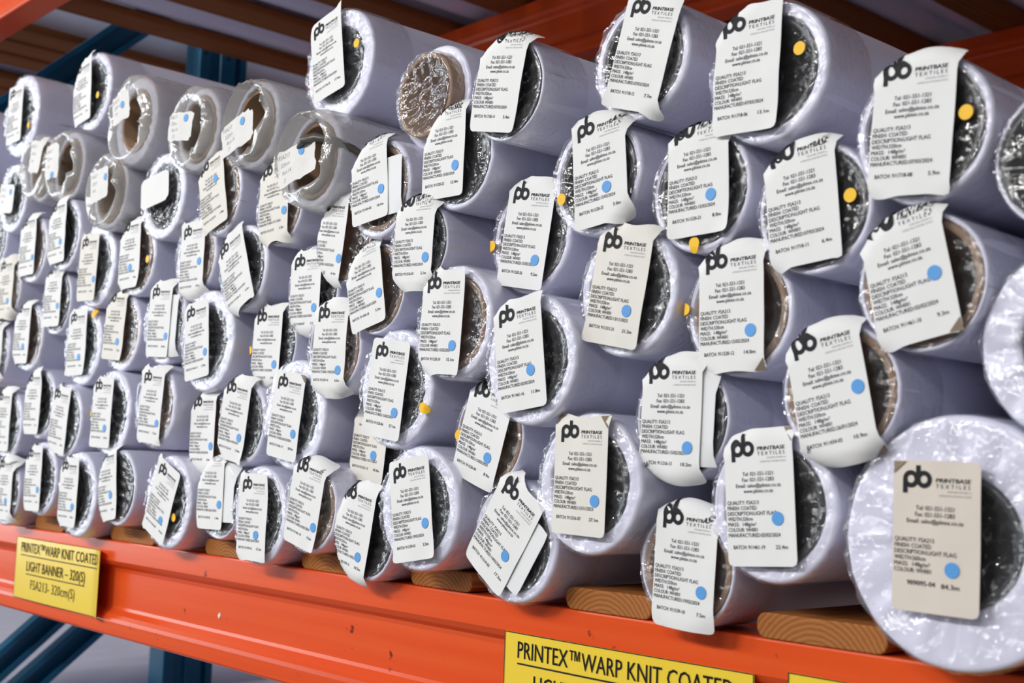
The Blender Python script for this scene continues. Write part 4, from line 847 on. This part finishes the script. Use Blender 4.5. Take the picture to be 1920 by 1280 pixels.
# plain rolls on the shelves above and below, seen only in part
def plain_roll(name, loc, label, group, src=None):
    if src is None:
        root = empty(name, loc)
        rng = random.Random(99)
        tube_mesh('fabric', .055, .044, 1.8, MAT['fabric'], root, rng, seg=40)
        ring_tube('core_tube', .0437, .0385, .0005, 1.7, MAT['core_k'], root, seg=32)
    else:
        root = src.copy(); COL.objects.link(root)
        for c in src.children:
            d = c.copy(); COL.objects.link(d); d.parent = root
    root.name = name; root.location = loc
    tag(root, label, 'fabric roll', group)
    return root
s = None
for k in range(34):
    if -2.78 < -3.95 + .122 * k < -2.57: continue
    r = plain_roll('fabric_roll', (-3.95 + .122 * k, .02, 1.0565 + .0555), 'white roll lying on the upper shelf, glimpsed between its planks', 'rolls on the upper shelf', s)
    s = s or r
for k in range(26):
    if -2.78 < -4.25 + .118 * k < -2.57: continue
    plain_roll('fabric_roll', (-4.25 + .118 * k, .08, -.425), 'white roll on the shelf below the orange beam', 'rolls on the shelf below', s)
lower = beam('rack_beam', -2.60, 1.4, 0.03, -.482, 'orange beam of the shelf below, out of the light')

# ------------------------------------------------------------------ yellow signs on the beam
def sign(x0, w, ztop, h, label, tilt=0.0):
    root = empty('shelf_sign', (x0, 0.0285, ztop))
    tag(root, label, 'sign', 'yellow shelf signs')
    nx = 48
    def bend(P, lift=0.0):
        x = P[:, 0]; z = P[:, 1]
        y = -.0008 - lift - .0012 * np.sin(np.clip(x / w, 0, 1) * PI * 1.3) - .010 * np.clip((x / w - .86) / .14, 0, 1) ** 2 * tilt
        return np.stack([x, y, z], -1)
    xs = np.linspace(0, w, nx + 1)
    P = np.array([(x, z) for z in (0, -h/2, -h) for x in xs])
    F = [(r*(nx+1) + c, (r+1)*(nx+1) + c, (r+1)*(nx+1) + c + 1, r*(nx+1) + c + 1) for r in range(2) for c in range(nx)]
    V, FF = solid(bend(P), F, .0006)
    card = mesh_obj('card', V, FF, MAT['sign'], root)
    G = Flat(); t = .0008
    for a in ((0, -t, w, 0), (0, -h, w, -h + t)): G.rect(*a, n=nx)
    for a in ((0, -h, t, 0), (w - t, -h, w, 0)): G.rect(*a)
    gv, gf = G.get()
    mesh_obj('border', bend(gv, .0006), gf.tolist(), MAT['ink'], card, smooth=False)
    G = Flat()
    G.line('PRINTEX\u2122WARP KNIT COATED', w * .5, -h * .235, h * .155, w * .87, 'c', bold=.004)
    G.rect(w * .065, -h * .295, w * .935, -h * .280, n=nx)
    G.line('LIGHT BANNER \u2013 320(S)', w * .475, -h * .53, h * .155, w * .66, 'c', bold=.004)
    G.rect(w * .145, -h * .592, w * .805, -h * .577, n=nx)
    G.line('FSA213- 320cm(S)', w * .46, -h * .815, h * .150, w * .50, 'c', bold=-.006)
    gv, gf = G.get()
    mesh_obj('printed_text', bend(gv, .0006), gf.tolist(), MAT['ink'], card, smooth=False)
    return root
sign(-2.061, .325, -.0200, .0955, 'yellow shelf sign at the left reading LIGHT BANNER 320(S)', 1.0)
sign(-.889, .283, -.0325, .0955, 'yellow shelf sign at the bottom middle, only its top line showing')
sign(-.574, .283, -.0265, .0955, 'yellow shelf sign at the bottom right, only its top edge showing')
